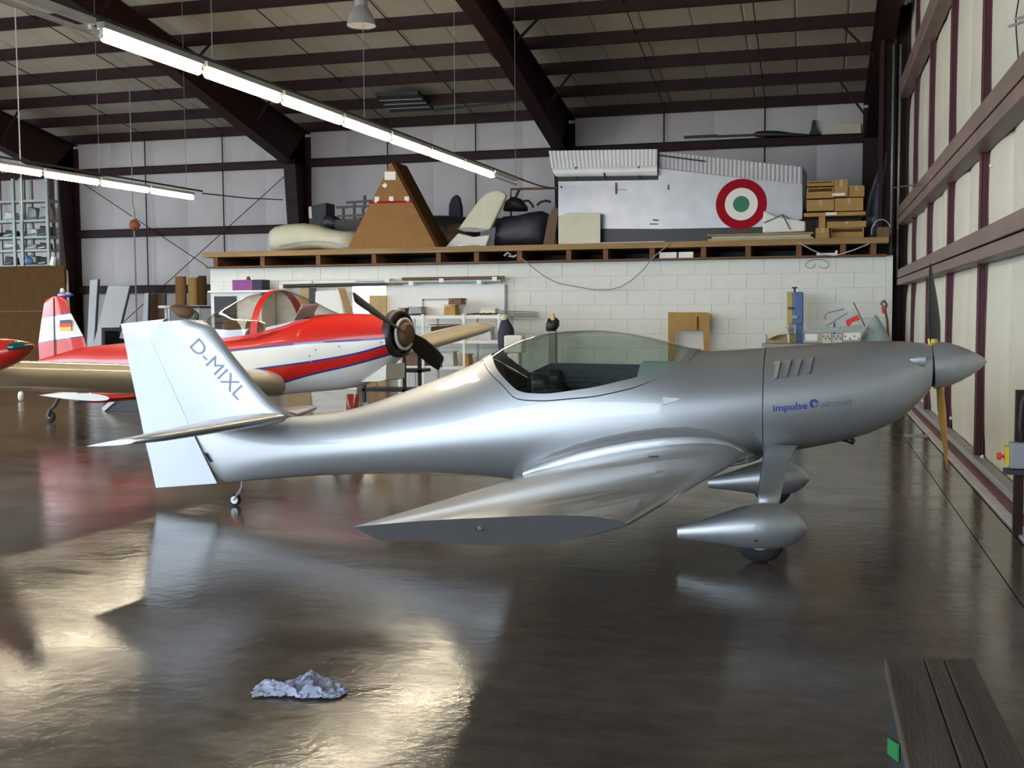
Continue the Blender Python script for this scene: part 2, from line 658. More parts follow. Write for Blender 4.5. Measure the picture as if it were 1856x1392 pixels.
def purlin_vf(Y, s=1):
    z = roof_z(Y)
    return merge(box(HANGAR_X0, HANGAR_X1, Y - .012, Y + .012, z, z + .265),
                 box(HANGAR_X0, HANGAR_X1, Y - .085 * s, Y, z - .012, z + .004) if s > 0 else box(HANGAR_X0, HANGAR_X1, Y, Y + .085, z - .012, z + .004),
                 box(HANGAR_X0, HANGAR_X1, Y, Y + .085, z + .25, z + .265))


PURLIN_Y = [27.85 - 1.5 * k for k in range(13)]
for Y in PURLIN_Y:
    mk('purlin', purlin_vf(Y), 'steel', ce)
for k in range(12):
    mk('purlin', purlin_vf(RIDGE - .9 - 1.5 * k, -1), 'steel', ce)

FRAMES = [1.22, -6.13, -13.5, -20.87, -28.2]
for a, b in zip(FRAMES[1:], FRAMES[:-1]):
    for t in (1 / 3, 2 / 3):
        xx = a + (b - a) * t
        mk('sag_rod', tube([(xx, 27.8, roof_z(27.8) + .16), (xx, 10, roof_z(10) + .16)], .012, 5), 'steel', ce)

# ---- steel portal frames
frame_words = ['steel portal frame beside the tall sliding door wall', 'steel portal frame rising behind the silver roundel fuselage',
               'steel portal frame rising behind the cream cowling', 'steel portal frame beside the metal storage rack', 'steel portal frame at the far end beyond the rack']
for xc, lab in zip(FRAMES, frame_words):
    fr = structure('portal_frame', lab, 'steel frame', (xc, 27.6, 0))
    hw, ft = .17, .02
    # column: deep at the knee, slim at the foot
    def cy(z):
        return 27.95 - (.38 + .60 * z / 5.7)
    mk('column_web', prism([(xc - .008, 27.95, 0), (xc - .008, cy(0), 0), (xc - .008, cy(5.7), 5.7), (xc - .008, 27.95, roof_z(27.95))], (.016, 0, 0)), 'steel', fr)
    mk('column_flange', box(xc - hw, xc + hw, 27.93, 27.95, 0, 6.4), 'steel', fr)
    mk('column_flange', bar((xc, cy(0), 0), (xc, cy(5.7), 5.7), hw * 2, ft, (0, -1, 0)), 'steel', fr)
    def rz_(Y):   # underside of the rafter
        d = .62 + .45 * max(0, (Y - 21) / 6.0)
        return roof_z(Y) - .03 - d
    ys = [27.95 - (.38 + .60), 25.0, 23.0, 21.0, RIDGE]
    top = [(xc - .008, 27.95, roof_z(27.95) - .02), (xc - .008, RIDGE, roof_z(RIDGE) - .02)]
    und = [(xc - .008, Y, rz_(Y)) for Y in reversed(ys)]
    mk('rafter_web', prism(top + und + [(xc - .008, 27.95, 5.7)], (.016, 0, 0)), 'steel', fr)
    mk('rafter_flange', bar((xc, 27.95, roof_z(27.95) - .025), (xc, RIDGE, roof_z(RIDGE) - .025), hw * 2, ft), 'steel', fr)
    for a, b in zip(ys[:-1], ys[1:]):
        mk('rafter_flange', bar((xc, a, rz_(a)), (xc, b, rz_(b)), hw * 2, ft), 'steel', fr)
    mk('rafter_front', merge(bar((xc, RIDGE, roof_z(RIDGE) - .34), (xc, HANGAR_Y0, roof_z(HANGAR_Y0) - .34), .016, .62),
                             bar((xc, RIDGE, roof_z(RIDGE) - .65), (xc, HANGAR_Y0, roof_z(HANGAR_Y0) - .65), hw * 2, .02)), 'steel', fr)
    for k in range(1, 10):
        Y = PURLIN_Y[k]
        z0 = roof_z(Y) - .03 - .62 - .45 * max(0, (Y - 21) / 6.0) + .05
        for s in (-1, 1):
            if xc > 0 and s > 0:
                continue
            if k % 2 == (0 if s > 0 else 1) or k > 6:
                mk('knee_brace', bar((xc + s * .12, Y, z0 + .12), (xc + s * .78, Y, roof_z(Y) + .06), .045, .045), 'steel', fr)


# ---- quilted lining panels
def quilt(x0, x1, z0, z1, Y, bulge, nx=8, nz=6):
    V, F = [], []
    for i in range(nx + 1):
        for j in range(nz + 1):
            u, v = i / nx, j / nz
            w = (math.sin(PI * u) ** .5 if 0 < u < 1 else 0) * (math.sin(PI * v) ** .6 if 0 < v < 1 else 0)
            V.append((x0 + (x1 - x0) * u, Y - bulge * w, z0 + (z1 - z0) * v))
    for i in range(nx):
        for j in range(nz):
            a = i * (nz + 1) + j
            F.append((a, a + nz + 1, a + nz + 2, a + 1))
    return V, F


wb = structure('wall_back', 'far hangar wall lined with pale quilted insulation between dark girts', 'wall')
mk('sheet', box(HANGAR_X0, HANGAR_X1 + .3, 28.0, 28.3, 0, 7.0), 'insul', wb)
GIRT_Z = [2.32, 3.93, 5.68]
zs = [0.0, 2.32, 3.93, 5.68, 6.85]
for a, b in zip(FRAMES[1:], FRAMES[:-1]):
    n = 6
    for i in range(n):
        xa, xb = a + (b - a) * i / n, a + (b - a) * (i + 1) / n
        for z0, z1 in zip(zs[:-1], zs[1:]):
            if z1 < 2.5 and xa > -13:
                continue
            mk('panel', quilt(xa, xb, z0, z1, 27.99, .05 + .03 * random.random()), 'insul', wb, smooth=True)
    for gz in GIRT_Z:
        if gz < 2.5 and a > -13:
            continue
        mk('girt', merge(box(a + .15, b - .15, 27.76, 27.97, gz + .09, gz + .11), box(a + .15, b - .15, 27.76, 27.775, gz - .11, gz + .11), box(a + .15, b - .15, 27.76, 27.8, gz - .11, gz - .10)), 'steel', wb)
    for t in (1 / 3, 2 / 3):
        xx = a + (b - a) * t
        if a < -13:
            mk('sag_rod', tube([(xx, 27.82, 2.4), (xx, 27.82, 6.6)], .018, 5), 'steel', wb)
        else:
            mk('sag_rod', tube([(xx, 27.82, 3.0), (xx, 27.82, 6.6)], .02, 5), 'steel', wb)
for p, q in (((-20.6, 27.7, 5.5), (-13.8, 27.7, 1.3)), ((-13.8, 27.7, 5.5), (-20.6, 27.7, .3))):
    mk('brace_rod', tube([p, q], .012, 5), 'steel', wb)

# ---- right: the sliding door wall
dr = structure('door_1', 'tall sliding hangar door with maroon posts, dusty rails and pale lining', 'door', (1.65, 14, 0))
POST_Y = [6.4, 9.3, 12.2, 15.02, 17.68, 20.35]
for Y in POST_Y:
    mk('post', merge(box(1.60, 1.68, Y - .012, Y + .012, 0.0, 7.8), box(1.60, 1.612, Y - .05, Y + .05, 0.0, 7.8), box(1.665, 1.68, Y - .05, Y + .07, 0.0, 7.8)), 'door_steel', dr)
RAILS = [(2.06, 2.35), (3.18, 3.52), (5.55, 5.85)]
for z0, z1 in RAILS:
    h = z1 - z0
    mk('rail', box(1.47, 1.66, HANGAR_Y0, 22.15, z0 + h * .46, z1), 'rail_steel', dr, bevel=.01)
    mk('rail', box(1.47, 1.66, HANGAR_Y0, 22.15, z0, z0 + h * .40), 'rail_steel', dr, bevel=.01)
mk('sill', box(1.565, 1.675, HANGAR_Y0, 22.15, 0.002, 0.10), 'grey', dr, bevel=.008)
mk('track', box(1.495, 1.56, HANGAR_Y0, 22.15, 0.002, 0.035), 'door_steel', dr, bevel=.005)
mk('track', box(1.405, 1.49, HANGAR_Y0, 22.1, 0.001, 0.012), 'light_grey', dr)


def quilt_x(y0, y1, z0, z1, X, bulge, ny=10, nz=6):
    V, F = [], []
    for i in range(ny + 1):
        for j in range(nz + 1):
            u, v = i / ny, j / nz
            w = (math.sin(PI * u) ** .45 if 0 < u < 1 else 0) * (math.sin(PI * v) ** .35 if 0 < v < 1 else 0)
            V.append((X - bulge * w, y0 + (y1 - y0) * u, z0 + (z1 - z0) * v))
    for i in range(ny):
        for j in range(nz):
            a = i * (nz + 1) + j
            F.append((a, a + 1, a + nz + 2, a + nz + 1))
    return V, F


py = [HANGAR_Y0, -4, 0, 3.4] + POST_Y + [22.2]
zz = [.02, 2.2, 3.35, 5.7, 8.6]
for y0, y1 in zip(py[:-1], py[1:]):
    ym = (y0 + y1) / 2
    for ya, yb in ((y0, ym), (ym, y1)):
        for z0, z1 in zip(zz[:-1], zz[1:]):
            mk('panel', quilt_x(ya, yb, z0, z1, 1.70, .055 + .025 * random.random()), 'door_insul', dr, smooth=True)
for px_, py_ in ((1799, 186), (1796, 300), (1723, 758), (1780, 828)):
    p = atX(px_, py_, 1.59)
    mk('bolt_cap', lathe([(0, .02), (.02, .02), (.03, .008)], (1.605, p.y, p.z), (-1, 0, 0), 8), 'white_flat', dr)
mk('backing', box(1.72, 1.95, HANGAR_Y0, 28.3, 0, 10), 'insul', dr)

jm = structure('trim_1', 'dark steel door jamb column carrying two pale conduit pipes', 'column', (1.45, 22.3, 0))
mk('jamb', merge(box(1.12, 1.68, 22.3, 22.34, 0, 7.3), box(1.14, 1.2, 22.16, 22.34, 0, 7.3), box(1.36, 1.42, 22.16, 22.34, 0, 7.3), box(1.6, 1.68, 22.16, 22.34, 0, 7.3), box(1.66, 1.72, 22.3, 28.0, 0, 7.3)), 'steel', jm)
for px_, y0, y1 in ((1620.5, 80, 502), (1633, 80, 496)):
    a, b = atY(px_, y0, 22.1), atY(px_, y1, 22.1)
    mk('conduit', tube([(a.x, 22.12, a.z), (a.x, 22.12, b.z)], .022, 8), 'galv', jm, smooth=True)

# ---- unseen sides that close the hall round the open door
wl = structure('wall_left', 'end wall of the hangar with pale lining round an assumed open door', 'wall', (HANGAR_X0, 10, 0))
mk('side', box(HANGAR_X0 - .3, HANGAR_X0, HANGAR_Y0, END_Y0, 0, 10), 'insul', wl)
mk('side', box(HANGAR_X0 - .3, HANGAR_X0, END_Y1, HANGAR_Y1 + .3, 0, 10), 'insul', wl)
mk('header', box(HANGAR_X0 - .3, HANGAR_X0, END_Y0, END_Y1, END_Z, 10), 'insul', wl)
wf = structure('wall_front', 'front wall of the hangar round the wide open doorway', 'wall', (-12, HANGAR_Y0, 0))
mk('side', box(OPEN_X1, HANGAR_X1 + .3, HANGAR_Y0 - .3, HANGAR_Y0, 0, 6.9), 'insul', wf)
mk('side', box(HANGAR_X0, OPEN_X0, HANGAR_Y0 - .3, HANGAR_Y0, 0, 6.9), 'insul', wf)
mk('header', box(OPEN_X0, OPEN_X1, HANGAR_Y0 - .3, HANGAR_Y0, OPEN_Z, 6.9), 'insul', wf)

# ---- workshop room: block wall with a storage deck on top
DECK = 2.95
WALL_Y = 21.9
WX0, WX1, WZ = -12.93, 1.27, 2.60
bw = structure('wall_partition', 'white painted block wall of the workshop room', 'wall', (-6, WALL_Y, 0))
mk('mortar_core', box(WX0 + .004, WX1 - .004, WALL_Y + .012, WALL_Y + .24, 0, WZ - .004), 'mortar', bw)
BL, BH = .665, WZ / 9
shared = {}
for r in range(9):
    x = WX0 - (BL / 2 if r % 2 else 0)
    while x < WX1 - .05:
        a, b = max(x, WX0), min(x + BL, WX1)
        L = round(b - a, 3)
        if L > .05:
            if L not in shared:
                o = mk('block', box(a + .003, b - .003, WALL_Y, WALL_Y + .2, r * BH + .003, (r + 1) * BH - .003), 'block', bw)
                shared[L] = (o.data, a, r)
            else:
                d, a0, r0 = shared[L]
                o = bpy.data.objects.new('block', d)
                COL.objects.link(o)
                o.parent = bw
                o.location = (a - a0, random.uniform(-.0025, .0025), (r - r0) * BH)
        x += BL
mk('pilaster_edge', box(WX1 + .002, WX1 + .12, WALL_Y - .02, WALL_Y + .24, 0, WZ + .02), 'block', bw)
mk('return_wall', box(WX0, WX0 + .2, WALL_Y + .25, 28.0, 0, WZ), 'block', bw)

dk = structure('trim_2', 'wooden storage deck with open joist ends over the white block wall', 'deck', (-6, WALL_Y, WZ))
mk('deck_board', box(-12.95, 1.3, 21.62, 24.9, DECK - .115, DECK), 'wood', dk, bevel=.006)
mk('deck_board', box(-12.95, 1.3, 24.91, 27.6, DECK - .115, DECK), 'wood', dk)
mk('ledger', box(-12.9, 1.27, 21.66, 22.0, WZ + .004, WZ + .034), 'joist', dk)
mk('dark_gap_board', box(-12.9, 1.27, 23.6, 23.65, WZ + .004, DECK - .12), 'black', dk)  # black board put in as the darkness of the void behind the joists
for px_ in (391, 476, 577, 678, 795, 864, 942, 1031, 1098, 1182, 1275, 1356, 1448, 1528, 1583):
    p = atY(px_, 460, 21.7)
    mk('joist', box(p.x - .05, p.x + .05, 21.68, 23.6, WZ + .036, DECK - .117), 'joist', dk)

# ---- bright doorway window in the block wall
p0, p1 = atY(641, 570, WALL_Y), atY(701, 517, WALL_Y)
w1 = structure('window_1', 'overexposed workshop window glowing white behind the propeller', 'window', ((p0.x + p1.x) / 2, WALL_Y, p0.z))
for q in (box(p0.x - .04, p0.x, WALL_Y - .05, WALL_Y, p0.z - .04, p1.z + .04), box(p1.x, p1.x + .04, WALL_Y - .05, WALL_Y, p0.z - .04, p1.z + .04),
          box(p0.x, p1.x, WALL_Y - .05, WALL_Y, p1.z, p1.z + .04), box(p0.x, p1.x, WALL_Y - .05, WALL_Y, p0.z - .04, p0.z)):
    mk('window_frame', q, 'white_flat', w1)
mk('pane', box(p0.x, p1.x, WALL_Y - .03, WALL_Y - .02, p0.z, p1.z), 'window_light', w1)


# ================================================================== SILVER AEROPLANE
from mathutils.bvhtree import BVHTree
YC = 8.2
SX = lambda px, py=700: atY(px, py, YC).x
sp = thing('silver_aeroplane', 'silver low-wing two-seat aeroplane with bubble canopy and pointed spinner', 'aeroplane', (-1.7, YC, 0))


def c3(x, y, z):
    return Vector((x, YC + y, z))


def pts(lst):
    return [(atY(x, y, YC).x, atY(x, y, YC).z) for x, y in lst]


top = pts([(344, 768), (420, 763), (515, 756), (580, 751), (640, 741), (700, 722), (760, 700), (820, 677), (865, 657), (895, 639), (940, 618), (1000, 603), (1075, 598), (1150, 606), (1240, 627), (1275, 636), (1330, 634), (1400, 629), (1500, 622), (1600, 618), (1650, 619), (1686, 624)])
bot = pts([(344, 770), (360, 803), (378, 838), (397, 876), (430, 873), (500, 867), (600, 860), (700, 857), (800, 858), (900, 863), (960, 868), (1050, 872), (1150, 866), (1250, 850), (1340, 832), (1400, 821), (1450, 812), (1500, 803), (1540, 794), (1600, 774), (1640, 752), (1665, 730), (1686, 703)])
midl = pts([(344, 769), (397, 828), (515, 818), (700, 803), (900, 778), (1100, 752), (1300, 735), (1500, 712), (1600, 695), (1686, 663)])
wid = [(SX(p), w) for p, w in ((344, .012), (397, .045), (430, .075), (515, .145), (600, .20), (700, .275), (800, .36), (900, .45), (1000, .51), (1100, .535), (1200, .54), (1300, .525), (1400, .495), (1500, .445), (1600, .345), (1650, .262), (1686, .185))]
H = Hull(top, bot, midl, wid, c3, rad=.10, ed=.72)
X_TAIL, X_SEAM, X_NOSE = SX(344), SX(1388, 720), SX(1686, 660)


def on_hull(px, py, hull=H):
    Y = YC
    for _ in range(14):
        p = atY(px, py, Y)
        Y = .5 * Y + .5 * (YC - hull.half(min(max(p.x, X_TAIL), X_NOSE), p.z))
    return atY(px, py, Y)


def th_line(pxs, x0, x1):
    xs, ths = [x0], [0.0]
    for a, b in pxs:
        p = on_hull(a, b)
        xs.append(p.x)
        ths.append(H.th(p.x, p.z))
    xs.append(x1)
    ths.append(0.0)
    g = pchip(xs, ths)
    return lambda x: g(x) if x0 < x < x1 else 0.0


outer = th_line([(884, 672), (910, 699), (937, 724), (960, 727), (1000, 727), (1058, 722), (1133, 708), (1182, 691), (1219, 672), (1247, 656)], SX(871, 656), SX(1273, 638))
inner = th_line([(900, 668), (920, 692), (941, 709), (962, 713), (1000, 713), (1058, 705), (1133, 689), (1172, 679), (1207, 667), (1232, 655)], SX(888, 648), SX(1259, 634))
CX0, CX1 = SX(871, 656), SX(1273, 638)
xs_f = sorted(set(linspace(X_TAIL, X_SEAM - .003, 110) + linspace(CX0 - .02, CX0 + .35, 40) + linspace(CX1 - .2, CX1 + .02, 20)))
mk('fuselage', H.strip(xs_f, lambda x: outer(x), lambda x: PI, 40), 'silver', sp, smooth=True, weld=True)
xs_c = linspace(X_SEAM + .003, X_NOSE, 60)
cowl_vf = H.strip(xs_c, lambda x: 0.0, lambda x: PI, 44)
cowl = mk('cowling', cowl_vf, 'silver', sp, smooth=True, weld=True)
mk('cowl_joint', H.strip(linspace(X_SEAM - .02, X_SEAM + .02, 4), lambda x: 0.0, lambda x: PI, 32, push=-.006), 'seam', sp, smooth=True)
xs_k = sorted(set(linspace(CX0 + .004, CX0 + .35, 60) + linspace(CX0 + .35, CX1 - .2, 50) + linspace(CX1 - .2, CX1 - .004, 30)))
cf = mk('canopy_frame', H.strip(xs_k, inner, lambda x: max(inner(x), outer(x) - .012), 8, push=.003), 'silver', sp, smooth=True, weld=True)
xs_g = sorted(set(linspace(SX(888, 648) + .002, SX(888, 648) + .35, 50) + linspace(SX(888, 648) + .35, SX(1259, 634) - .002, 60)))
mk('canopy_glass', H.strip(xs_g, lambda x: 0.0, lambda x: max(inner(x) - .004, 0), 24), 'canopy_glass', sp, smooth=True, weld=True)
# cockpit
mk('cockpit_tub', H.strip(linspace(CX0 + .12, CX1 - .05, 40), lambda x: max(outer(x) - .03, .25), lambda x: PI, 24, push=-.03), 'dark', sp, smooth=True)
for s in (-1, 1):
    xb = SX(1010)
    r = []
    for z, xx, hw in ((.66, xb + .05, .17), (.9, xb - .02, .21), (1.0, xb - .05, .19), (1.05, xb - .06, .11), (1.1, xb - .07, .1), (1.15, xb - .08, .07)):
        r.append([(xx - .05, YC + s * .26 - hw, z), (xx + .05, YC + s * .26 - hw * .9, z), (xx + .05, YC + s * .26 + hw * .9, z), (xx - .05, YC + s * .26 + hw, z)])
    mk('seat_back', loft(r), 'black', sp, bevel=.02)
    mk('seat_cushion', box(xb, xb + .48, YC + s * .22 - .17, YC + s * .22 + .17, .60, .68), 'black', sp, bevel=.03)
xp = SX(1185)
mk('instrument_panel', prism([(xp, YC + .44 * math.cos(t), .72 + .44 * math.sin(t)) for t in linspace(0, PI, 15)], (.03, 0, 0)), 'light_grey', sp)
mk('glare_shield', prism([(xp - .08, YC + .45 * math.cos(t), .81 + .42 * math.sin(t)) for t in linspace(.35, PI - .35, 13)], (.34, 0, 0)), 'pale_green', sp)
zl_ = atY(1060, 660, YC + .3).z
mk('cabin_dark_panel', prism([(SX(930), YC + .30, .62), (SX(1168), YC + .30, .62), (SX(1168), YC + .26, zl_), (SX(985), YC + .26, zl_ + .01), (SX(940), YC + .28, zl_ - .08)], (0, .03, 0)), 'dark', sp)  # dark panel added inside to darken the view through the canopy
mk('rear_shelf', prism([(SX(905), YC + .42 * math.cos(t), .7 + .40 * math.sin(t)) for t in linspace(0, PI, 13)], (.06, 0, 0)), 'dark', sp)

# ---- fin and rudder (vertical aerofoil, sections stacked upwards)


def vring(le, te, xa, xb, tmax, n=9):
    le, te = Vector(le), Vector(te)

    def hh(x):
        return tmax * (1.485 * math.sqrt(x) - .63 * x - 1.758 * x**2 + 1.4215 * x**3 - .5075 * x**4) * 2 + .002
    xs = [xa + (xb - xa) * (i / n) ** (1.8 if xa == 0 else 1) for i in range(n + 1)]
    a = [le + (te - le) * (x / xb) + Vector((0, -hh(x), 0)) for x in xs]
    b = [le + (te - le) * (x / xb) + Vector((0, hh(x), 0)) for x in reversed(xs)]
    return a + (b[:-1] if xa == 0 else b)


FIN = [((556, 764), (262, 795), (346, 770)), ((532, 752), (258, 772), (338, 752)), ((500, 733), (254, 752), (330, 733)), ((470, 702), (249, 728), (317, 704)), ((420, 640), (236, 668), (295, 655)), ((388, 594), (224, 608), (276, 612)), ((372, 584), (221, 595), (283, 598)), ((350, 579), (219, 588), (300, 583))]
rf, rr = [], []
for le, te, hi in FIN:
    L, T, Hh = (atY(*q, YC) for q in (le, te, hi))
    xh = (Hh.x - L.x) / (T.x - L.x)
    rf.append(vring(L, Hh + (L - Hh) * .006, 0.0, xh, .055))
fin_vf = loft(rf)
fin = mk('fin', fin_vf, 'silver', sp, smooth=True, weld=True, auto=.6)
RUD = [((397, 875), (283, 884)), ((376, 832), (274, 842)), ((352, 782), (263, 797)), ((330, 733), (254, 752)), ((317, 704), (249, 728)), ((295, 655), (236, 668)), ((276, 612), (224, 608)), ((285, 596), (221, 594)), ((303, 578), (219, 587))]
for hi, te in RUD:
    Hh, T = atY(*hi, YC), atY(*te, YC)
    w = .030
    k = 6
    a = [Hh + (T - Hh) * (i / k) + Vector((0, -(w * (1 - i / k) + .004), 0)) for i in range(k + 1)]
    b = [Hh + (T - Hh) * (i / k) + Vector((0, (w * (1 - i / k) + .004), 0)) for i in range(k, -1, -1)]
    rr.append(a + b)
mk('rudder', loft(rr), 'silver', sp, smooth=True, weld=True, auto=.5)
mk('rudder_horn', pxprism([(368, 821), (371, 823), (381, 838), (374, 832)], YC - .06, .03), 'black', sp)

# ---- tailplane
for s, nm in ((-1, 'tailplane'), (1, 'tailplane')):
    TEt = atY(156, 809, YC - 1.33)
    LEr = atY(519, 757, YC - .10)
    secs = []
    for f, cl in ((0, 0), (.12, 0), (.5, 0), (.85, .0), (.96, .08), (1.0, .30)):
        y = YC + s * (.10 + 1.23 * f)
        te = Vector((TEt.x + .03 * (1 - f), y, TEt.z + .02 * (1 - f)))
        le = Vector((LEr.x + (TEt.x + .60 - LEr.x) * f, y, LEr.z + (TEt.z + .075 - LEr.z) * f))
        le = le + (te - le) * cl
        secs.append((le, te, .72 if f < .9 else .6, True))
    vf = wing_vf(secs, True, True)
    mk(nm, vf, 'silver', sp, smooth=True, weld=True, auto=.7)

# ---- wings
ROOT_LE, ROOT_TE = atY(1349, 826, YC - .42), atY(946, 864, YC - .42)
TIPY = 4.02
TIP_LE, TIP_TE = atY(1135, 950, TIPY), atY(640, 955, TIPY)
up_y = pchip([0, .006, .06, .15, .3, .5, .75, 1], [950, 947, 941, 935, 934, 938, 944, 955])
lo_y = pchip([0, .006, .06, .15, .3, .5, .7, .8, .92, 1], [950, 953, 962, 974, 985, 990, 982, 979, 981, 957])
tip_ring = []
for i, (x, y) in enumerate(FOIL):
    yy_ = (up_y if i <= 11 else lo_y)(x)
    tip_ring.append(atY(1135 - 495 * x, yy_, TIPY + max(0.0, yy_ - up_y(x)) * .0034))


def wing_rings():
    R = []
    for f, t, u, ext in ((-.12, 1.0, 1.75, .16), (-.04, 1.0, 1.55, .10), (.02, 1.0, 1.24, .05), (.06, .98, 1.08, .02), (.12, .97, 1.0, 0), (.3, .93, 1, 0), (.5, .9, 1, 0), (.7, .86, .95, 0), (.85, .82, .85, 0), (.94, .80, .7, 0)):
        le = ROOT_LE.lerp(TIP_LE, f) + Vector((ext * .6, 0, 0))
        te = ROOT_TE.lerp(TIP_TE, f) - Vector((ext, 0, 0))
        R.append(foil_ring(le, te, t, False, 1.0 + .5 * max(0, f - .5), u))
    R.append(tip_ring)
    return R


wr = wing_rings()
mk('wing', loft(wr, True, False, True), 'silver', sp, smooth=True, auto=.75)
mk('wing', loft([[Vector((p.x, 2 * YC - p.y, p.z)) for p in reversed(r)] for r in wr], True, False, True), 'silver', sp, smooth=True, auto=.75)
wing_bvh = BVHTree.FromPolygons([tuple(v) for v in loft(wr)[0]], loft(wr)[1])
fin_bvh = BVHTree.FromPolygons([tuple(v) for v in fin_vf[0]], fin_vf[1])
cowl_bvh = BVHTree.FromPolygons([tuple(v) for v in cowl_vf[0]], cowl_vf[1])
body_vf = H.strip(xs_f, lambda x: outer(x), lambda x: PI, 40)
body_bvh = BVHTree.FromPolygons([tuple(v) for v in body_vf[0]], body_vf[1])


def hit(bvh, px, py, off=.004):
    d = ray(px, py).normalized()
    loc, nor, idx, dist = bvh.ray_cast(CAM, d)
    if loc is None:
        return None, None
    if nor.dot(d) > 0:
        nor = -nor
    return loc + nor * off, nor


def decal(name, polypx, bvh, m, parent, off=.004, thick=.0):
    V = [hit(bvh, a, b, off)[0] for a, b in polypx]
    if any(v is None for v in V):
        return None
    return mk(name, (V, [tuple(range(len(V)))]), m, parent)


def wedge(name, quad, bvh, m, parent, lift=.018, dark='black'):
    """raised scoop: first two corners flush, last two lifted"""
    P = [hit(bvh, a, b, .001) for a, b in quad]
    if any(p[0] is None for p in P):
        return
    a, b, c, d = (p[0] for p in P)
    n = P[0][1]
    V = [a, b, c + n * lift, d + n * lift, c - n * .004, d - n * .004]
    return mk(name, (V, [(0, 1, 2, 3), (0, 3, 5), (1, 4, 2), (2, 4, 5, 3)]), [m, dark], parent, fm=[0, 0, 0, 1])


# ---- flowing fairing where wing meets fuselage, with a small raised edge
edge = [(930, 864, 5), (948, 860, 9), (975, 849, 14), (1005, 838, 18), (1050, 824, 20), (1100, 812, 21), (1150, 803, 22), (1200, 797, 22), (1250, 795, 22), (1290, 798, 20), (1318, 806, 16), (1340, 817, 11), (1356, 828, 6)]
fr_ = []
for ex, ey, d in edge:
    P, nP = hit(wing_bvh, ex, ey, .0)
    Q, nQ = hit(body_bvh, ex - d * .25, ey - d, -.002)
    if P is None or Q is None:
        continue
    P = atY(ex, ey, min(P.y, Q.y - .10) - .004)
    C_ = Vector(((P.x + Q.x) / 2, Q.y * .75 + P.y * .25, P.z * .8 + Q.z * .2))
    top_ = P + Vector((0, 0, .022))
    row = [Q.lerp(C_, t).lerp(C_.lerp(top_, t), t) for t in linspace(0, 1, 9)]
    fr_.append(row + [P + Vector((0, -.010, .012)), P + Vector((0, -.004, -.05))])
mk('wing_fairing', loft(fr_, False, False, False), 'silver', sp, smooth=True)
for q in ([(1403, 655), (1398, 690), (1409, 688), (1415, 659)], [(1420, 654), (1414, 687), (1427, 685), (1435, 655)], [(1439, 655), (1434, 683), (1446, 682), (1454, 654)], [(1458, 653), (1453, 680), (1468, 679), (1475, 650)]):
    wedge('louvre', q, cowl_bvh, 'silver', cowl, .022)
wedge('air_vent', [(1232, 722), (1230, 724), (1203, 735), (1201, 721)], body_bvh, 'white', sp, .016)
wedge('air_vent', [(1207, 849), (1205, 853), (1190, 854), (1193, 847)], wing_bvh, 'white', sp, .014)
wedge('tip_light', [(874, 958), (872, 961), (863, 958), (866, 953)], wing_bvh, 'white', sp, .015)
decal('access_slot', [(1175, 827.5), (1194, 826.8), (1194, 828.2), (1175, 829)], wing_bvh, 'seam', sp)
decal('canopy_latch', [(957, 718), (972, 718), (972, 723), (957, 723)], body_bvh, 'seam', sp)
# air scoop beside the spinner
P, N = hit(cowl_bvh, 1664, 655, .0)
if P:
    r = []
    for t, w, h in ((0.10, .005, .005), (.05, .035, .022), (0, .055, .036), (-.04, .06, .04)):
        cpt = P + Vector((-t, 0, 0)) + N * (.004)
        r.append([cpt + Vector((0, 0, 1)) * (h * math.sin(k * PI / 8)) + N * (w * .35 * math.cos(k * PI / 8)) for k in range(16)])
    mk('air_scoop', loft(r, True, True, False), 'silver', cowl, smooth=True)
    mk('scoop_mouth', loft([r[-1], [q - Vector((.0, 0, 0)) * 0 + (P - q) * .1 + Vector((-.01, 0, 0)) for q in r[-1]]], True, False, True), 'black', cowl)
mk('exhaust_pipe', tube([atY(1528, 795, YC - .1), atY(1538, 797, YC - .12), atY(1547, 801, YC - .14)], .022, 10), 'black', sp, smooth=True)

# ---- lettering
V, F = text_vf('impulse', 1.0, .012)
W = max(v[0] for v in V)


def cowl_text(body, x0, x1, m, bold):
    V, F = text_vf(body, 1.0, bold)
    a, b = min(v[0] for v in V), max(v[0] for v in V)
    out = []
    for v in V:
        px = x0 + (x1 - x0) * (v[0] - a) / (b - a)
        py = 745.5 - (px - 1401) * .085 - v[1] * 17.5
        out.append(hit(cowl_bvh, px, py, .004)[0])
    mk('lettering', (out, F), m, cowl, label='painted word ' + body)


cowl_text('impulse', 1401, 1463, 'text_blue', .012)
cowl_text('aircraft', 1488, 1545, 'text_grey', .006)


def arc_px(cx, cy_, r0, r1, a0, a1, n=14):
    V, F = [], []
    for i in range(n + 1):
        t = a0 + (a1 - a0) * i / n
        for r in (r0, r1):
            V.append(hit(cowl_bvh, cx + r * math.cos(t), cy_ - r * math.sin(t), .004)[0])
    for i in range(n):
        F.append((2 * i, 2 * i + 1, 2 * i + 3, 2 * i + 2))
    return V, F


mk('emblem', arc_px(1475.5, 731.5, 3.6, 8.2, .2, 4.4), 'text_blue', cowl)
mk('emblem', arc_px(1475.5, 731.5, 4.2, 8.2, 4.5, 6.3), 'text_grey', cowl)
V, F = text_vf('D-MIXL', 1.0, .0)
a, b = min(v[0] for v in V), max(v[0] for v in V)
dx, dy = .672, .741
out = []
for v in V:
    s_ = 131 * (v[0] - a) / (b - a)
    h_ = v[1] / .7 * 25
    out.append(hit(fin_bvh, 343 + dx * s_ + .72 * h_, 629 + dy * s_ - .69 * h_, .003)[0])
if all(o is not None for o in out):
    mk('lettering', (out, F), 'fin_text_glare', fin, label='grey registration letters on the fin, paled as if by glare')

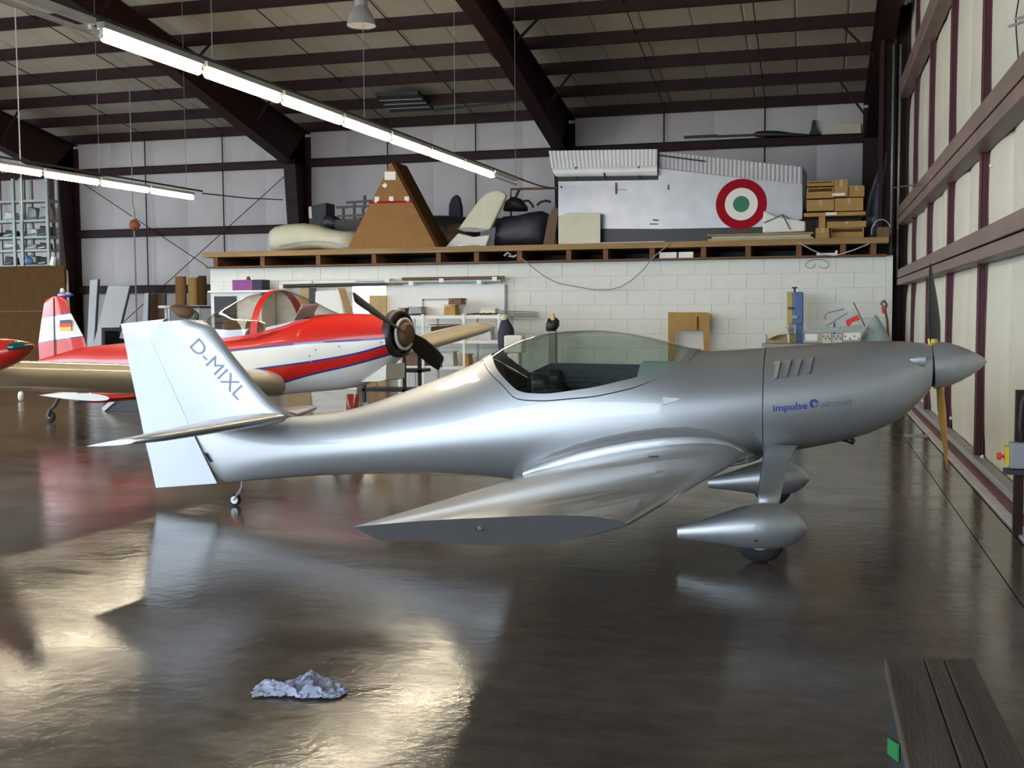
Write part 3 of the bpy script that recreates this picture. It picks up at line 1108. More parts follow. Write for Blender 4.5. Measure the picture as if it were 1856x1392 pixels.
# ---- spinner and propeller
S0, S1 = atY(1690, 662, YC), atY(1789, 655, YC)
ax = (S1 - S0).normalized()
Ls = (S1 - S0).length
mk('spinner', lathe([(t * Ls, r) for t, r in ((0, .166), (.12, .163), (.3, .150), (.5, .124), (.7, .088), (.85, .054), (.95, .026), (1.0, .003))], S0, ax, 40, True, True), 'silver', sp, smooth=True, auto=.9)
mk('spinner_gap', lathe([(-.03, .150), (.0, .150)], S0, ax, 32), 'black', sp)
pr = mk('propeller_hub', lathe([(.02, .05), (.14, .05)], S0, ax, 16), 'black', sp)


def blade(p_root, p_tip, chord, m, parent, nm='propeller_blade', tw0=.75, tw1=.25, axis=None, prof=None, thick=.16):
    p_root, p_tip = Vector(p_root), Vector(p_tip)
    d = (p_tip - p_root).normalized()
    A = Vector(axis) - d * Vector(axis).dot(d)
    A.normalize()
    B = d.cross(A)
    rings = []
    for f, c in (prof or ((0, .55), (.12, .75), (.3, 1.0), (.5, 1.0), (.7, .86), (.88, .62), (.97, .40), (1.0, .16))):
        tw = tw0 + (tw1 - tw0) * f
        e = B * math.cos(tw) + A * math.sin(tw)
        n = d.cross(e)
        cc = p_root + (p_tip - p_root) * f
        rings.append([cc + e * (chord * c * .5 * math.cos(2 * PI * k / 14)) + n * (chord * c * thick * .5 * math.sin(2 * PI * k / 14)) for k in range(14)])
    return mk(nm, loft(rings), m, parent, smooth=True)


b1 = blade(atY(1696, 632, YC), atY(1686, 477, YC), .17, 'black', sp, axis=ax)
mk('blade_cuff', loft([[atY(1690, 614, YC) + Vector((.032 * math.cos(t), .05 * math.sin(t), 0)) for t in linspace(0, 2 * PI, 13)[:-1]], [atY(1694, 632, YC) + Vector((.04 * math.cos(t), .055 * math.sin(t), 0)) for t in linspace(0, 2 * PI, 13)[:-1]]]), 'yellow', b1)
blade(atY(1702, 690, YC), atY(1717, 853, YC), .11, 'tan_blade', sp, axis=ax, tw0=.55, tw1=.15)

# ---- undercarriage
WY = YC - atZ(1377, 1018).y
wx = atZ(1377, 1018).x
NW = Vector((wx, YC - WY, .155))
pant = [(1228, 955, 976, .016), (1245, 950, 979, .03), (1275, 941, 982, .058), (1310, 929, 987, .085), (1345, 918, 993, .105), (1380, 912, 996, .115), (1410, 914, 995, .11), (1435, 925, 988, .09), (1452, 940, 976, .06), (1460, 950, 967, .03), (1464, 957, 962, .008)]
for s in (-1, 1):
    def mir(p):
        return Vector((p.x, YC + (p.y - YC) * (-s), p.z))
    rings = []
    for px_, y0, y1, w in pant:
        a, b = atY(px_, y0, YC - WY), atY(px_, y1, YC - WY)
        c, h = (a + b) / 2, (a.z - b.z) / 2
        rings.append([mir(c + Vector((0, w * math.copysign(abs(math.cos(t)) ** .8, math.cos(t)), h * math.sin(t)))) for t in linspace(0, 2 * PI, 25)[:-1]])
    g = mk('wheel_fairing', loft(rings), 'silver', sp, smooth=True, weld=True, auto=.9)
    bp_ = atY(1371, 974, YC - WY)
    mk('axle_bolt', lathe([(0, .008), (.006, .008)], mir(Vector((bp_.x, YC - WY - .112, bp_.z))), (0, s, 0), 8), 'black', g)
    wc = mir(NW)
    w_ = mk('wheel', lathe([(-.055, .10), (-.05, .14), (-.03, .155), (.03, .155), (.05, .14), (.055, .10)], wc, (0, 1, 0), 28), 'rubber', sp, smooth=True)
    mk('wheel_hub', lathe([(-.058, .07), (.058, .07)], wc, (0, 1, 0), 16), 'grey', w_)
    LT, LB = [], []
    for px0, px1, py, yo, th in ((1381, 1447, 806, .36, .05), (1383, 1436, 822, .42, .04), (1381, 1428, 840, .52, .032), (1376, 1420, 875, .78, .026), (1372, 1412, 916, WY, .024)):
        a, b = atY(px0, py, YC - yo), atY(px1, py, YC - yo)
        c, h = (a + b) / 2, (b.x - a.x) / 2
        LT.append([mir(c + Vector((h * math.cos(t), th * math.sin(t), 0))) for t in linspace(0, 2 * PI, 17)[:-1]])
    mk('gear_leg', loft(LT), 'silver', sp, smooth=True)
tp = atZ(416, 920)
tw_ = mk('tail_wheel', lathe([(-.016, .030), (-.014, .046), (0, .050), (.014, .046), (.016, .030)], (tp.x, YC, .05), (0, 1, 0), 20), 'rubber', sp, smooth=True)
mk('tail_wheel_hub', lathe([(-.019, .032), (.019, .032)], (tp.x, YC, .05), (0, 1, 0), 16), 'white', tw_)
mk('tail_spring', tube([(tp.x, YC - .022, .05), (tp.x + .04, YC - .022, .11), (tp.x + .065, YC - .01, .15), (tp.x + .075, YC, .26)], .009, 8), 'grey', sp)
mk('tail_fork', tube([(tp.x, YC + .022, .05), (tp.x + .04, YC + .022, .11), (tp.x + .065, YC + .01, .15)], .009, 8), 'grey', sp)


# ================================================================== RED AND WHITE AEROPLANE
RA = math.radians(-13)
RT = atZ(92, 766)
rp_ = thing('red_aeroplane', 'red and white low-wing tailwheel aeroplane with bubble canopy and black propeller', 'aeroplane', (RT.x, RT.y, 0), RA)
Hd = Vector((math.cos(RA), math.sin(RA), 0))
Sd = Vector((Hd.y, -Hd.x, 0))


def r3(u, v, w):           # u forward, v towards its right wing tip, w up
    return Vector((RT.x, RT.y, 0)) + Hd * u + Sd * v + Vector((0, 0, w))


def rpx(x, y, v=0.0):
    d = ray(x, y)
    B = Vector((RT.x, RT.y, 0))
    t = (v - (CAM - B).dot(Sd)) / d.dot(Sd)
    P = CAM + d * t
    return (P - B).dot(Hd), P.z


def rpu(x, y, u):
    d = ray(x, y)
    B = Vector((RT.x, RT.y, 0))
    t = (u - (CAM - B).dot(Hd)) / d.dot(Hd)
    return CAM + d * t


rtop = [rpx(*q) for q in ((70, 652), (150, 630), (224, 622), (300, 614), (372, 604), (450, 600), (520, 588), (560, 573), (600, 569), (640, 568), (690, 571), (722, 577))]
rbot = [rpx(*q) for q in ((70, 690), (145, 706), (300, 716), (470, 718), (560, 711), (640, 703), (675, 692), (700, 668), (722, 648))]
U0, U1 = rtop[0][0], rtop[-1][0]
rmid = [(U0, .70), (U0 + 2, .86), (U0 + 4, 1.08), (U0 + 5.2, 1.2), (U1, 1.32)]
rwid = [(U0, .05), (U0 + .6, .12), (U0 + 1.6, .24), (U0 + 3, .42), (U0 + 4, .50), (U0 + 5.0, .50), (U0 + 5.6, .46), (U0 + 6.0, .38), (U1, .29)]
RH = Hull(rtop, rbot, rmid, rwid, lambda x, y, z: r3(x, -y, z), rad=.12, eu=.85, ed=.8)


def side(px, py):
    v = .4
    for _ in range(12):
        u, z = rpx(px, py, v)
        v = .5 * v + .5 * RH.half(min(max(u, U0), U1), z)
    return u, z


def zline(pxs, pre=None):
    p = [side(*q) for q in pxs]
    if pre:
        p = pre + p
    g = pchip(*zip(*p))
    return g


kt = [rpx(*q) for q in ((367, 600), (374, 585), (388, 571), (430, 548), (462, 534), (510, 527), (545, 537), (580, 556), (612, 571))]
ks = [(kt[0][0], rpx(367, 606)[1])] + [side(*q) for q in ((392, 615), (457, 609), (515, 593), (549, 580))] + [(kt[-1][0], rpx(612, 572)[1] - .02)]
KU0, KU1, KS = kt[0][0], kt[-1][0], pchip(*zip(*ks))
s1 = zline([(406, 637), (480, 629), (559, 621.5), (640, 617), (681, 614.5), (712, 611)])
s2 = zline([(406, 678), (470, 668.5), (567, 655), (640, 642), (696, 627), (715, 620)])
s3 = zline([(406, 712), (470, 704), (567, 678), (640, 661), (700, 644), (716, 637)])
UB = side(406, 637)[0] - 1.4          # where the white band fades out towards the tail


def th_of(g, d=0.0):
    def f(u):
        return RH.th(u, min(max(g(u) + d, RH.b(u) + .001), RH.t(u) - .001))
    return f


uA = side(406, 637)[0]
zf = s1(uA) - .02


def fade(g):
    def f(u):
        if u >= uA:
            return g(u)
        t = max(0.0, (u - UB) / (uA - UB))
        return zf + (g(uA) - zf) * t
    return f


z1, z2, z3 = fade(s1), fade(s2), fade(s3)
def deck_cut(u):
    if KU0 + .12 < u < KU1 - .25:
        return RH.th(u, min(KS(u) - .015, RH.t(u) - .001))
    return 0.0


bands = [(deck_cut, th_of(z1, .012), 'red', 16), (th_of(z1, .012), th_of(z1, -.012), 'blue', 1), (th_of(z1, -.012), th_of(z2, .012), 'white', 8), (th_of(z2, .012), th_of(z2, -.012), 'blue', 1),
         (th_of(z2, -.012), th_of(z3, .010), 'red', 6), (th_of(z3, .010), th_of(z3, -.012), 'blue', 1), (th_of(z3, -.012), lambda u: PI, 'white', 12)]
ms = ['red', 'blue', 'white']
AV, AF, AM = [], [], []
us_front = sorted(linspace(UB, U1, 60) + [KU0 + .121, KU0 + .119, KU1 - .251, KU1 - .249])
us_back = linspace(U0, UB, 24)
vf = RH.strip(us_back, lambda u: 0.0, lambda u: PI, 36)
AV, AF, AM = list(vf[0]), list(vf[1]), [0] * len(vf[1])
for ta, tb, m, n in bands:
    v, f = RH.strip(us_front, ta, lambda u, ta=ta, tb=tb: max(ta(u), tb(u)), n)
    o = len(AV)
    AV += v
    AF += [tuple(i + o for i in q) for q in f]
    AM += [ms.index(m)] * len(f)
mk('fuselage', (AV, AF), ms, rp_, smooth=True, fm=AM)
# canopy
kw = [(kt[0][0], .05), (kt[0][0] + .3, .26), (kt[0][0] + .9, .44), (kt[0][0] + 1.5, .48), (kt[-1][0] - .5, .40), (kt[-1][0], .22)]
KH = Hull(kt, [(a, b - .3) for a, b in ks], ks, kw, lambda x, y, z: r3(x, -y, z), rad=.06)
cg = mk('canopy_glass', KH.strip(linspace(kt[0][0] + .01, kt[-1][0] - .01, 50), lambda x: 0.0, lambda x: PI / 2, 18), 'red_canopy_glass', rp_, smooth=True, weld=True)
ub = side(470, 605)[0]
hoop0 = KH.strip(linspace(ub - .06, ub + .06, 5), lambda x: 0.0, lambda x: PI / 2 + .15, 18, push=.012)
sh = []
for p in hoop0[0]:                    # the hoop leans forward towards its top
    q = p - Vector((RT.x, RT.y, 0))
    u_, w_ = q.dot(Hd), p.z
    sh.append(p)
mk('canopy_hoop', hoop0, 'red', cg, smooth=True, weld=True)
mk('canopy_sill', KH.strip(linspace(kt[0][0] + .1, kt[-1][0] - .2, 40), lambda x: PI / 2 - .03, lambda x: PI / 2 + .10, 2, push=.012), 'red', rp_, smooth=True)
mk('cockpit_floor', KH.strip(linspace(kt[0][0] + .15, kt[-1][0] - .25, 20), lambda x: PI / 2 - .02, lambda x: PI / 2 + .6, 6, push=-.06), 'dark', rp_)
for s in (-1, 1):
    us = ub - .55
    mk('seat_back', loft([[r3(us + d, s * .22 - hw, z), r3(us + d + .08, s * .22 - hw, z), r3(us + d + .08, s * .22 + hw, z), r3(us + d, s * .22 + hw, z)] for z, d, hw in ((.95, 0, .17), (1.3, -.08, .18), (1.45, -.1, .14), (1.52, -.12, .08))]), 'brown', rp_, bevel=.02)
ui = side(528, 590)[0]
mk('instrument_panel', prism([r3(ui, .42 * math.cos(t), 1.18 + .38 * math.sin(t)) for t in linspace(0, PI, 13)], Hd * .05), 'black', rp_)
# folded map in the windscreen
mk('paper_chart', prism([r3(ui - .05, -.05, 1.5), r3(ui - .05, .28, 1.5), r3(ui + .1, .28, 1.72), r3(ui + .1, -.05, 1.72)], Hd * .006), 'paper', rp_)

# ---- fin and rudder with paint bands
fin_rows = [((72, 655), (163, 652), 0), ((70, 622), (152, 611), 0), ((70.4, 620), (150.6, 609), 1), ((75.8, 579), (128.5, 568), 2), ((76.2, 577), (127.8, 566), 1), ((80, 552), (121, 545), 0), ((84, 543), (117, 538), 0), ((90, 540), (112, 536), 0)]
rings, fmats = [], []
for te, le, m in fin_rows:
    (ut, zt), (ul, zl) = rpx(*te), rpx(*le)
    n = 8
    A = [(ul + (ut - ul) * (i / n), zl + (zt - zl) * (i / n), .045 * (math.sin(PI * min(1, (i / n) ** .6)) * .9 + .1)) for i in range(n + 1)]
    rings.append([r3(u, h, z) for u, z, h in A] + [r3(u, -h, z) for u, z, h in reversed(A)])
vf = loft(rings)
per = len(rings[0])
FMm = []
for i in range(len(rings) - 1):
    FMm += [[0, 1, 2, 1, 0, 0, 0][i]] * per
FMm += [0, 0]
fin2 = mk('fin', vf, ms, rp_, smooth=True, fm=FMm, auto=.8)
hq = [(102, 540), (103, 600), (104, 655)]
mk('rudder_hinge', merge(*[bar(r3(*[rpx(*a)[0], .046, rpx(*a)[1]]), r3(*[rpx(*b)[0], .046, rpx(*b)[1]]), .012, .012) for a, b in zip(hq[:-1], hq[1:])]), 'seam', fin2)
for k, (ya, yb, m) in enumerate(((580.5, 587, 'black'), (587, 593.5, 'flag_red'), (593.5, 600, 'gold'))):
    P = []
    for x_, y_ in ((109, ya), (129, ya - 1.2), (130, yb - 1.2), (109, yb)):
        u_, z_ = rpx(x_, y_, .05)
        P.append(r3(u_, .056, z_))
    mk('flag_stripe', prism(P, Sd * .002), m, fin2)
uu, zz_ = rpx(115, 537)
mk('fin_cap', lathe([(-.10, .01), (-.08, .035), (.12, .035), (.2, .01)], r3(uu, 0, zz_ + .02), Hd, 12), 'blue', fin2, smooth=True)
mk('beacon', lathe([(0, .035), (.05, .03), (.07, .01)], r3(uu - .02, 0, zz_ + .05), (0, 0, 1), 10), 'white', fin2, smooth=True)

# ---- tailplane: white tip, blue edge, red root
for s in (1, -1):
    uT, zT = rpx(70, 719, 1.45)
    uL, zL = rpx(198, 726, 1.45)
    secs, mids = [], []
    for f in (0, .35, .37, .8, .97, 1.0):
        v = s * (.08 + 1.37 * f)
        te = r3(uT, v, zT + .02)
        le = r3(uL + .10 * (1 - f), v, zL + .03)
        secs.append((le, te, .75 if f < .99 else .45, True))
    vf = wing_vf(secs, True, True)
    n = len(FOIL)
    one_ = [0 if (FOIL[k][0] + FOIL[(k + 1) % n][0]) / 2 < .28 else (1 if (FOIL[k][0] + FOIL[(k + 1) % n][0]) / 2 < .4 else 2) for k in range(n)]
    FMm = one_ * 5 + [0, 2]
    mk('tailplane', vf, ms, rp_, smooth=True, fm=FMm, auto=.7)

# ---- wings
uR, zR = rpx(507, 690, .46)
uE = uR + .10
for s in (1, -1):
    zE = 1.10 if s > 0 else 1.38

    def sec(f, chord, t, du=0, dz=0):
        v = s * (.30 + (3.95 if s > 0 else 4.45) * f)
        le = r3(uR + (uE - uR) * f * .9 + du, v, zR + (zE - zR) * f * .92 + dz)
        te = r3(uR + (uE - uR) * f * .9 - chord, v, zR + (zE - zR) * f * .92 - .10 * chord)
        return (le, te, t, False, 1.75 if s > 0 else 1.0)
    secs = [sec(-.05, 1.7, 1.3), sec(0, 1.65, 1.3), sec(.08, 1.6, 1.3), sec(.5, 1.45, 1.4), sec(.85, 1.3, 1.42), sec(.97, 1.25, 1.4)]
    wv = wing_vf(secs, False, True)
    w = mk('wing', wv, 'wing_white', rp_, smooth=True, auto=.8)
    tips = [sec(.965, 1.25, 1.42), sec(1.0, 1.2, 1.4, .0), sec(1.04, 1.0, 1.3, -.05, .01), sec(1.07, .7, 1.05, -.2, .02), sec(1.08, .35, .7, -.4, .025)]
    t_ = mk('wing_tip', wing_vf(tips, True, True), 'wing_white', w, smooth=True, auto=.9)
    le = sec(1.06, 1, 1)[0]

# ---- nose
hubP = rpu(716, 606, U1 + .10)
hb = hubP - Vector((RT.x, RT.y, 0))
hv, hz = hb.dot(Sd), hubP.z
NC = r3(U1 - .05, 0, hz)
mk('cowl_ring', lathe([(.0, .292), (.06, .290), (.10, .28), (.12, .25), (.06, .225)], NC, Hd, 36, False, False), 'black', rp_, smooth=True)
mk('cowl_mouth', lathe([(.05, .02), (.06, .25)], NC, Hd, 30, True, False), 'black', rp_)
mk('starter_ring', lathe([(.12, .195), (.15, .20), (.15, .165), (.12, .165)], NC, Hd, 30, False, False), 'paper', rp_, smooth=True)
hub = mk('spinner_hub', lathe([(.05, .155), (.16, .15), (.21, .12), (.235, .06), (.24, .01)], NC, Hd, 24), 'brown', rp_, smooth=True, auto=.6)
UP_ = U1 + .12
P1, P2 = rpu(641, 538, UP_), rpu(800, 660, UP_)
PC = r3(UP_, 0, hz)
SQ = ((0, .6), (.15, .8), (.3, .95), (.6, 1.0), (.85, .95), (.97, .86), (1.0, .7))
blade(PC + (P1 - PC) * .08, P1, .19, 'black', hub, axis=Hd, tw0=-1.0, tw1=-.45, thick=.12, prof=SQ)
blade(PC + (P2 - PC) * .08, P2, .22, 'black', hub, axis=Hd, tw0=-.9, tw1=-.2, thick=.12, prof=SQ)
mk('blade_tip', loft([[P2 + (PC - P2).normalized() * .03 + q for q in (Vector((0, -.02, .06)), Vector((.02, -.02, -.06)), Vector((.02, .02, -.06)), Vector((0, .02, .06)))], [P2 + q for q in (Vector((0, -.015, .03)), Vector((.01, -.015, -.03)), Vector((.01, .015, -.03)), Vector((0, .015, .03)))]]), 'galv', hub)
# belly scoop
q = [rpx(a, b, .18) for a, b in ((656, 692), (702, 660), (701, 688), (690, 691))]
mk('belly_scoop', prism([r3(u, .2, z) for u, z in q], -Sd * .4), 'white', rp_)
for px_, py_ in ((561, 645), (563, 655), (572, 634), (615, 628), (690, 620)):
    u_, z_ = side(px_, py_)
    mk('fastener', lathe([(0, .012), (.008, .01)], r3(u_, RH.half(u_, z_) - .003, z_), Sd, 8), 'galv', rp_)

# ---- undercarriage
for s in (1, -1):
    u_, _z = rpx(640, 715, .75)
    rings = []
    for z, w, t in ((.66, .17, .05), (.45, .15, .045), (.25, .12, .04)):
        rings.append([r3(u_ + w * .5 * math.cos(t2), s * (.75 + (.66 - z) * .15) + t * math.sin(t2), z) for t2 in linspace(0, 2 * PI, 13)[:-1]])
    mk('gear_leg', loft(rings), 'dark_red', rp_, smooth=True)
    w_ = mk('wheel', lathe([(-.07, .12), (-.06, .18), (0, .2), (.06, .18), (.07, .12)], r3(u_, s * .86, .2), Sd, 24), 'rubber', rp_, smooth=True)
    mk('wheel_hub', lathe([(-.073, .09), (.073, .09)], r3(u_, s * .86, .2), Sd, 14), 'light_grey', w_)
tw2 = mk('tail_wheel', lathe([(-.03, .05), (-.025, .085), (0, .095), (.025, .085), (.03, .05)], r3(0, 0, .095), Sd, 18), 'rubber', rp_, smooth=True)
mk('tail_wheel_hub', lathe([(-.034, .03), (.034, .03)], r3(0, 0, .095), Sd, 12), 'galv', tw2)
zb_ = RH.b(.5)
mk('tail_spring', tube([r3(0, .04, .095), r3(.05, .04, .20), r3(.12, .03, .24), r3(.3, .0, zb_ - .03), r3(.6, 0, zb_ + .01)], .024, 8), 'dark', rp_)


# ---- wing tip of a third aeroplane reaching in from beyond the picture edge
PY3 = 8.0
t = thing('red_wing_tip', 'glossy red wing tip with green light reaching in at the picture edge', 'wing tip', tuple(atY(-60, 650, PY3)))
rr3 = []
for x, y0, y1, k in ((-420, 640, 700, .5), (-250, 626, 700, .8), (-120, 618, 694, 1), (-60, 614, 686, 1), (-20, 613, 677, .95), (10, 614, 667, .85), (30, 616, 656, .7), (45, 619, 644, .5), (55, 622, 634, .28), (60, 625, 628, .06)):
    a, b = atY(x, y0, PY3), atY(x, y1, PY3)
    c, h = (a + b) / 2, (a.z - b.z) / 2
    rr3.append([c + Vector((0, .20 * k * math.cos(q), h * math.sin(q))) for q in linspace(0, 2 * PI, 23)[:-1]])
mk('tip_shell', loft(rr3), 'red', t, smooth=True)
lens3 = []
for x, y0, y1, k in ((31, 619, 634, .5), (35, 617.5, 640, .68), (45, 619, 637, .52), (54, 622, 633, .3), (59, 624, 629, .1)):
    a, b = atY(x, y0, PY3), atY(x, y1, PY3)
    c, h = (a + b) / 2, (a.z - b.z) / 2
    lens3.append([c + Vector((0, -.02 + .20 * k * math.cos(q), h * math.sin(q))) for q in linspace(0, 2 * PI, 17)[:-1]])
mk('position_light', loft(lens3), 'green_lens', t, smooth=True)
c0 = atY(-420, 670, PY3)
mk('wing_stub', wing_vf([(c0 + Vector((.9, -.2, 0)), c0 + Vector((-.6, -.2, -.05)), 1.0, False), (c0 + Vector((.5, -.9, -.1)), c0 + Vector((-.9, -.9, -.15)), 1.1, False)], True, True), 'wing_white', t, smooth=True)


# ================================================================== LAMPS
ROW1_X, ROW2_X = -5.4, -12.3
row1_y = [7.58, 9.1, 10.63, 12.18, 13.7, 15.26, 16.84, 18.5]
names1 = ['nearest lit fluorescent tube of the long overhead row, beside the dead tube', 'second lit tube of the long overhead row, counted from the dead tube', 'third lit tube of the long overhead row, counted from the dead tube',
          'fourth lit tube of the long overhead row, counted from the dead tube', 'fifth lit tube of the long overhead row, counted from the dead tube', 'sixth lit tube of the long overhead row, just above the cardboard pyramid', 'farthest lit tube of the long overhead row, above the white fin']


def lamp(X, y0, y1, z0, z1, label, group, lit=True):
    t = thing('fluorescent_light', label, 'light', (X, (y0 + y1) / 2, min(z0, z1)), group=group)
    a, b = Vector((X, y0 + .03, z0)), Vector((X, y1 - .03, z1))
    d = (b - a).normalized()
    mk('housing', bar(a + Vector((0, 0, .085)), b + Vector((0, 0, .085)), .07, .05), 'grey' if lit else 'light_grey', t)
    mk('tube', tube([a + d * .05, b - d * .05], .040 if lit else .02, 12), 'tube_lit' if lit else 'tube_off', t, smooth=True, auto=.8)  # lit tube made thicker than the unlit one to include its glow
    for p, s in ((a, 1), (b, -1)):
        mk('end_cap', merge(tube([p + d * s * .0, p + d * s * .05], .022, 10), bar(p + d * s * .02 + Vector((0, 0, -.01)), p + d * s * .02 + Vector((0, 0, .07)), .03, .03, (0, 1, 0))), 'light_grey', t)
    return t


def zr1(Y):
    return 3.77 + (Y - 7.58) * .0165


for i in range(7):
    lamp(ROW1_X, row1_y[i], row1_y[i + 1], zr1(row1_y[i]), zr1(row1_y[i + 1]), names1[i], 'long overhead row of fluorescent lights')
lamp(ROW1_X, 6.02, 7.54, zr1(6.02), zr1(7.54), 'unlit fluorescent tube in a pale fitting before the long lit row', 'long overhead row of fluorescent lights', False)
lamp(ROW1_X, 18.54, 20.1, zr1(18.54), zr1(20.1), 'unlit fitting at the far end of the long tube row', 'long overhead row of fluorescent lights', False)
for i in range(4):  # extra lit tubes added out of view to brighten the left part
    lamp(ROW2_X, 8.0 + 1.53 * i, 9.5 + 1.53 * i, 3.80 + .02 * i, 3.82 + .02 * i, ['added tube of the short row nearest the open door, out of view', 'second added tube of the short row from the open door, out of view', 'third added tube of the short row from the open door, out of view', 'fourth added tube of the short row from the open door, out of view'][i], 'short overhead row of fluorescent lights')
row2_y = [14.15, 15.68, 17.18, 18.70, 20.28]
names2 = ['lit tube cut by the picture edge in the short overhead row', 'second lit tube of the short overhead row, above the metal rack', 'third lit tube of the short overhead row, over the dark column', 'far end lit tube of the short row, beside the chain hoist']
for i in range(4):
    lamp(ROW2_X, row2_y[i], row2_y[i + 1], 3.89 + .02 * i, 3.91 + .02 * i, names2[i], 'short overhead row of fluorescent lights')
for (X, y0, y1, z), lab in (((ROW1_X, 4.5, 20.6, None), 'thin suspension rail above the long fluorescent row'), ((ROW2_X, 7.5, 20.6, None), 'thin suspension rail above the short fluorescent row')):
    f = zr1 if X == ROW1_X else (lambda Y: 3.93 + .013 * (Y - 14.15))
    t = thing('light_rail', lab, 'rail', (X, 14, f(14)))
    mk('rail', bar((X, y0, f(y0) + .13), (X, y1, f(y1) + .13), .03, .03), 'dark', t)
    for Y in linspace(y0 + 1.2, y1 - .6, 5):
        mk('hanger_wire', tube([(X, Y, f(Y) + .13), (X, Y, roof_z(Y) + .1)], .004, 4), 'grey', t)
a, b = Vector((ROW1_X, 20.6, zr1(20.6) + .13)), atY(1003, 342, 22.4)
mk('tension_cable', tube([a, a.lerp(b, .5) - Vector((0, 0, .02)), b], .015, 6), 'dark', label='taut dark cable from the tube row to the roundel fuselage', cat='cable')
a, b = Vector((ROW2_X, 20.6, 4.1)), atY(512, 362, 27.2)
mk('tension_cable', tube([a, a.lerp(b, .5) - Vector((0, 0, .03)), b], .015, 6), 'dark', label='dark cable from the short tube row to the steel column', cat='cable')

LY = 16.0
lp = atY(655, 47, LY)
t = thing('high_bay_lamp', 'grey bell-shaped pendant lamp hanging under the roof purlins', 'lamp', (lp.x, LY, lp.z))
mk('lamp_shade', lathe([(.0, .225), (.06, .21), (.16, .175), (.27, .11), (.30, .09), (.285, .085), (.15, .16), (.02, .205)], lp, (0, 0, 1), 28, False, False), 'grey', t, smooth=True, auto=.7)
mk('lens', lathe([(.01, .21), (.012, .02)], lp, (0, 0, 1), 28, False, True), 'tube_off', t)
mk('ballast_housing', lathe([(.29, .09), (.33, .105), (.56, .105), (.60, .06)], lp, (0, 0, 1), 20), 'galv', t, smooth=True, auto=.6)
mk('hanging_rod', tube([lp + Vector((0, 0, .58)), Vector((lp.x, LY, roof_z(LY) + .02))], .015, 6), 'grey', t)


def roof_pt(x, y, drop):
    d = ray(x, y)
    k = (EAVE_Z + SLOPE * 28 - drop - EYE) / (d.z + SLOPE * d.y)
    return CAM + d * k


hp = [roof_pt(a_, b_, .02) for a_, b_ in ((681, 174), (758, 171), (786, 200), (709, 204))]
t = thing('roof_vent', 'dark flat louvred vent box fixed beneath the roof purlins', 'vent', tuple(hp[0]))
mk('vent_box', prism(hp, (0, 0, .10)), 'dark', t)
for f in (.25, .5, .75):
    mk('slat', bar(hp[0].lerp(hp[3], f) - Vector((0, 0, .01)), hp[1].lerp(hp[2], f) - Vector((0, 0, .01)), .04, .02), 'grey', t)
a, b = roof_pt(786, 200, .12), roof_pt(955, 181, .12)
mk('ceiling_pole', tube([a, b], .03, 8), 'dark', label='long dark pole slung under the purlins beside the vent', cat='pole')


# ================================================================== LOOSE THINGS
def one(name, label, cat, vf, m, **k):
    return mk(name, vf, m, label=label, cat=cat, **k)


def rect(x0, y0, x1, y1):
    return [(x0, y1), (x1, y1), (x1, y0), (x0, y0)]


def blob(stations, Y, hd, n=18, e=.8):
    """rounded body: stations (px x, px top, px bottom, depth factor)"""
    rings = []
    for x, y0, y1, k in stations:
        a, b = atY(x, y0, Y), atY(x, y1, Y)
        c, h = (a + b) / 2, (a.z - b.z) / 2
        rings.append([c + Vector((0, hd * k * math.copysign(abs(math.cos(t)) ** e, math.cos(t)), h * math.copysign(abs(math.sin(t)) ** e, math.sin(t)))) for t in linspace(0, 2 * PI, n + 1)[:-1]])
    return loft(rings)


def rest(vf, z):
    m = min(v[2] for v in vf[0])
    return [Vector((v[0], v[1], v[2] + z - m)) for v in vf[0]], vf[1]


def pxbox(x0, y0, x1, y1, Y, depth, base=None):
    return pxprism(rect(x0, y0, x1, y1), Y, depth, base)


def to_floor(px, Y, depth, zt=.002):
    """outline whose lowest points are carried straight on down to the floor"""
    p = [atY(x, y, Y) for x, y in px]
    lo = min(q.z for q in p)
    n = len(p)
    out = []
    for i, q in enumerate(p):
        if q.z - lo < .06:
            up_ = p[(i + 1) % n] if p[(i + 1) % n].z - lo > .06 else p[i - 1]
            k = (zt - up_.z) / (q.z - up_.z)
            out.append(up_.lerp(q, k))
        else:
            out.append(q)
    return prism(out, (0, depth, 0))


# ---- on the deck, from the cream cowling to the sliding door
t = one('cowling_shell', 'cream fibreglass cowling half lying on the storage deck', 'cowling', rest(blob([(494, 415, 436, .3), (497, 407, 444, .7), (506, 401, 447, .9), (525, 397, 446, 1), (555, 395, 442, 1), (580, 398, 441, 1), (600, 405, 443, .95), (625, 409, 446, .9), (652, 409, 447, .85)], 22.85, .40, 22, .7), DECK), 'cream', smooth=True)
mk('rim_strip', tube([atY(x, y, 22.46) for x, y in ((506, 445), (540, 439), (570, 437), (600, 440), (625, 445), (640, 447))], .02, 6), 'light_grey', t)
t = thing('metal_box', 'open dark metal box tilted behind the cream cowling', 'box', tuple(atY(576, 400, 23.9)))
mk('box_body', to_floor([(560, 374), (561, 440), (590, 440), (591, 367)], 23.9, .5, DECK), 'dark', t, bevel=.01)
mk('box_edge', pxprism([(559, 375), (564, 374), (566, 396), (560, 396)], 23.88, .02), 'light_grey', t)
one('dark_bag', 'black crumpled bag slumped behind the cream cowling', 'bag', rest(blob([(583, 398, 402, .3), (592, 387, 410, .8), (602, 384, 413, 1), (612, 389, 412, .9), (622, 396, 408, .5)], 23.5, .25), DECK + .55), 'tarp', smooth=True)
one('yellow_tool_case', 'yellow case wedged behind the cardboard pyramid', 'case', to_floor([(617, 396), (620, 440), (655, 440), (652, 393)], 23.95, .35, DECK), 'gold', bevel=.02)
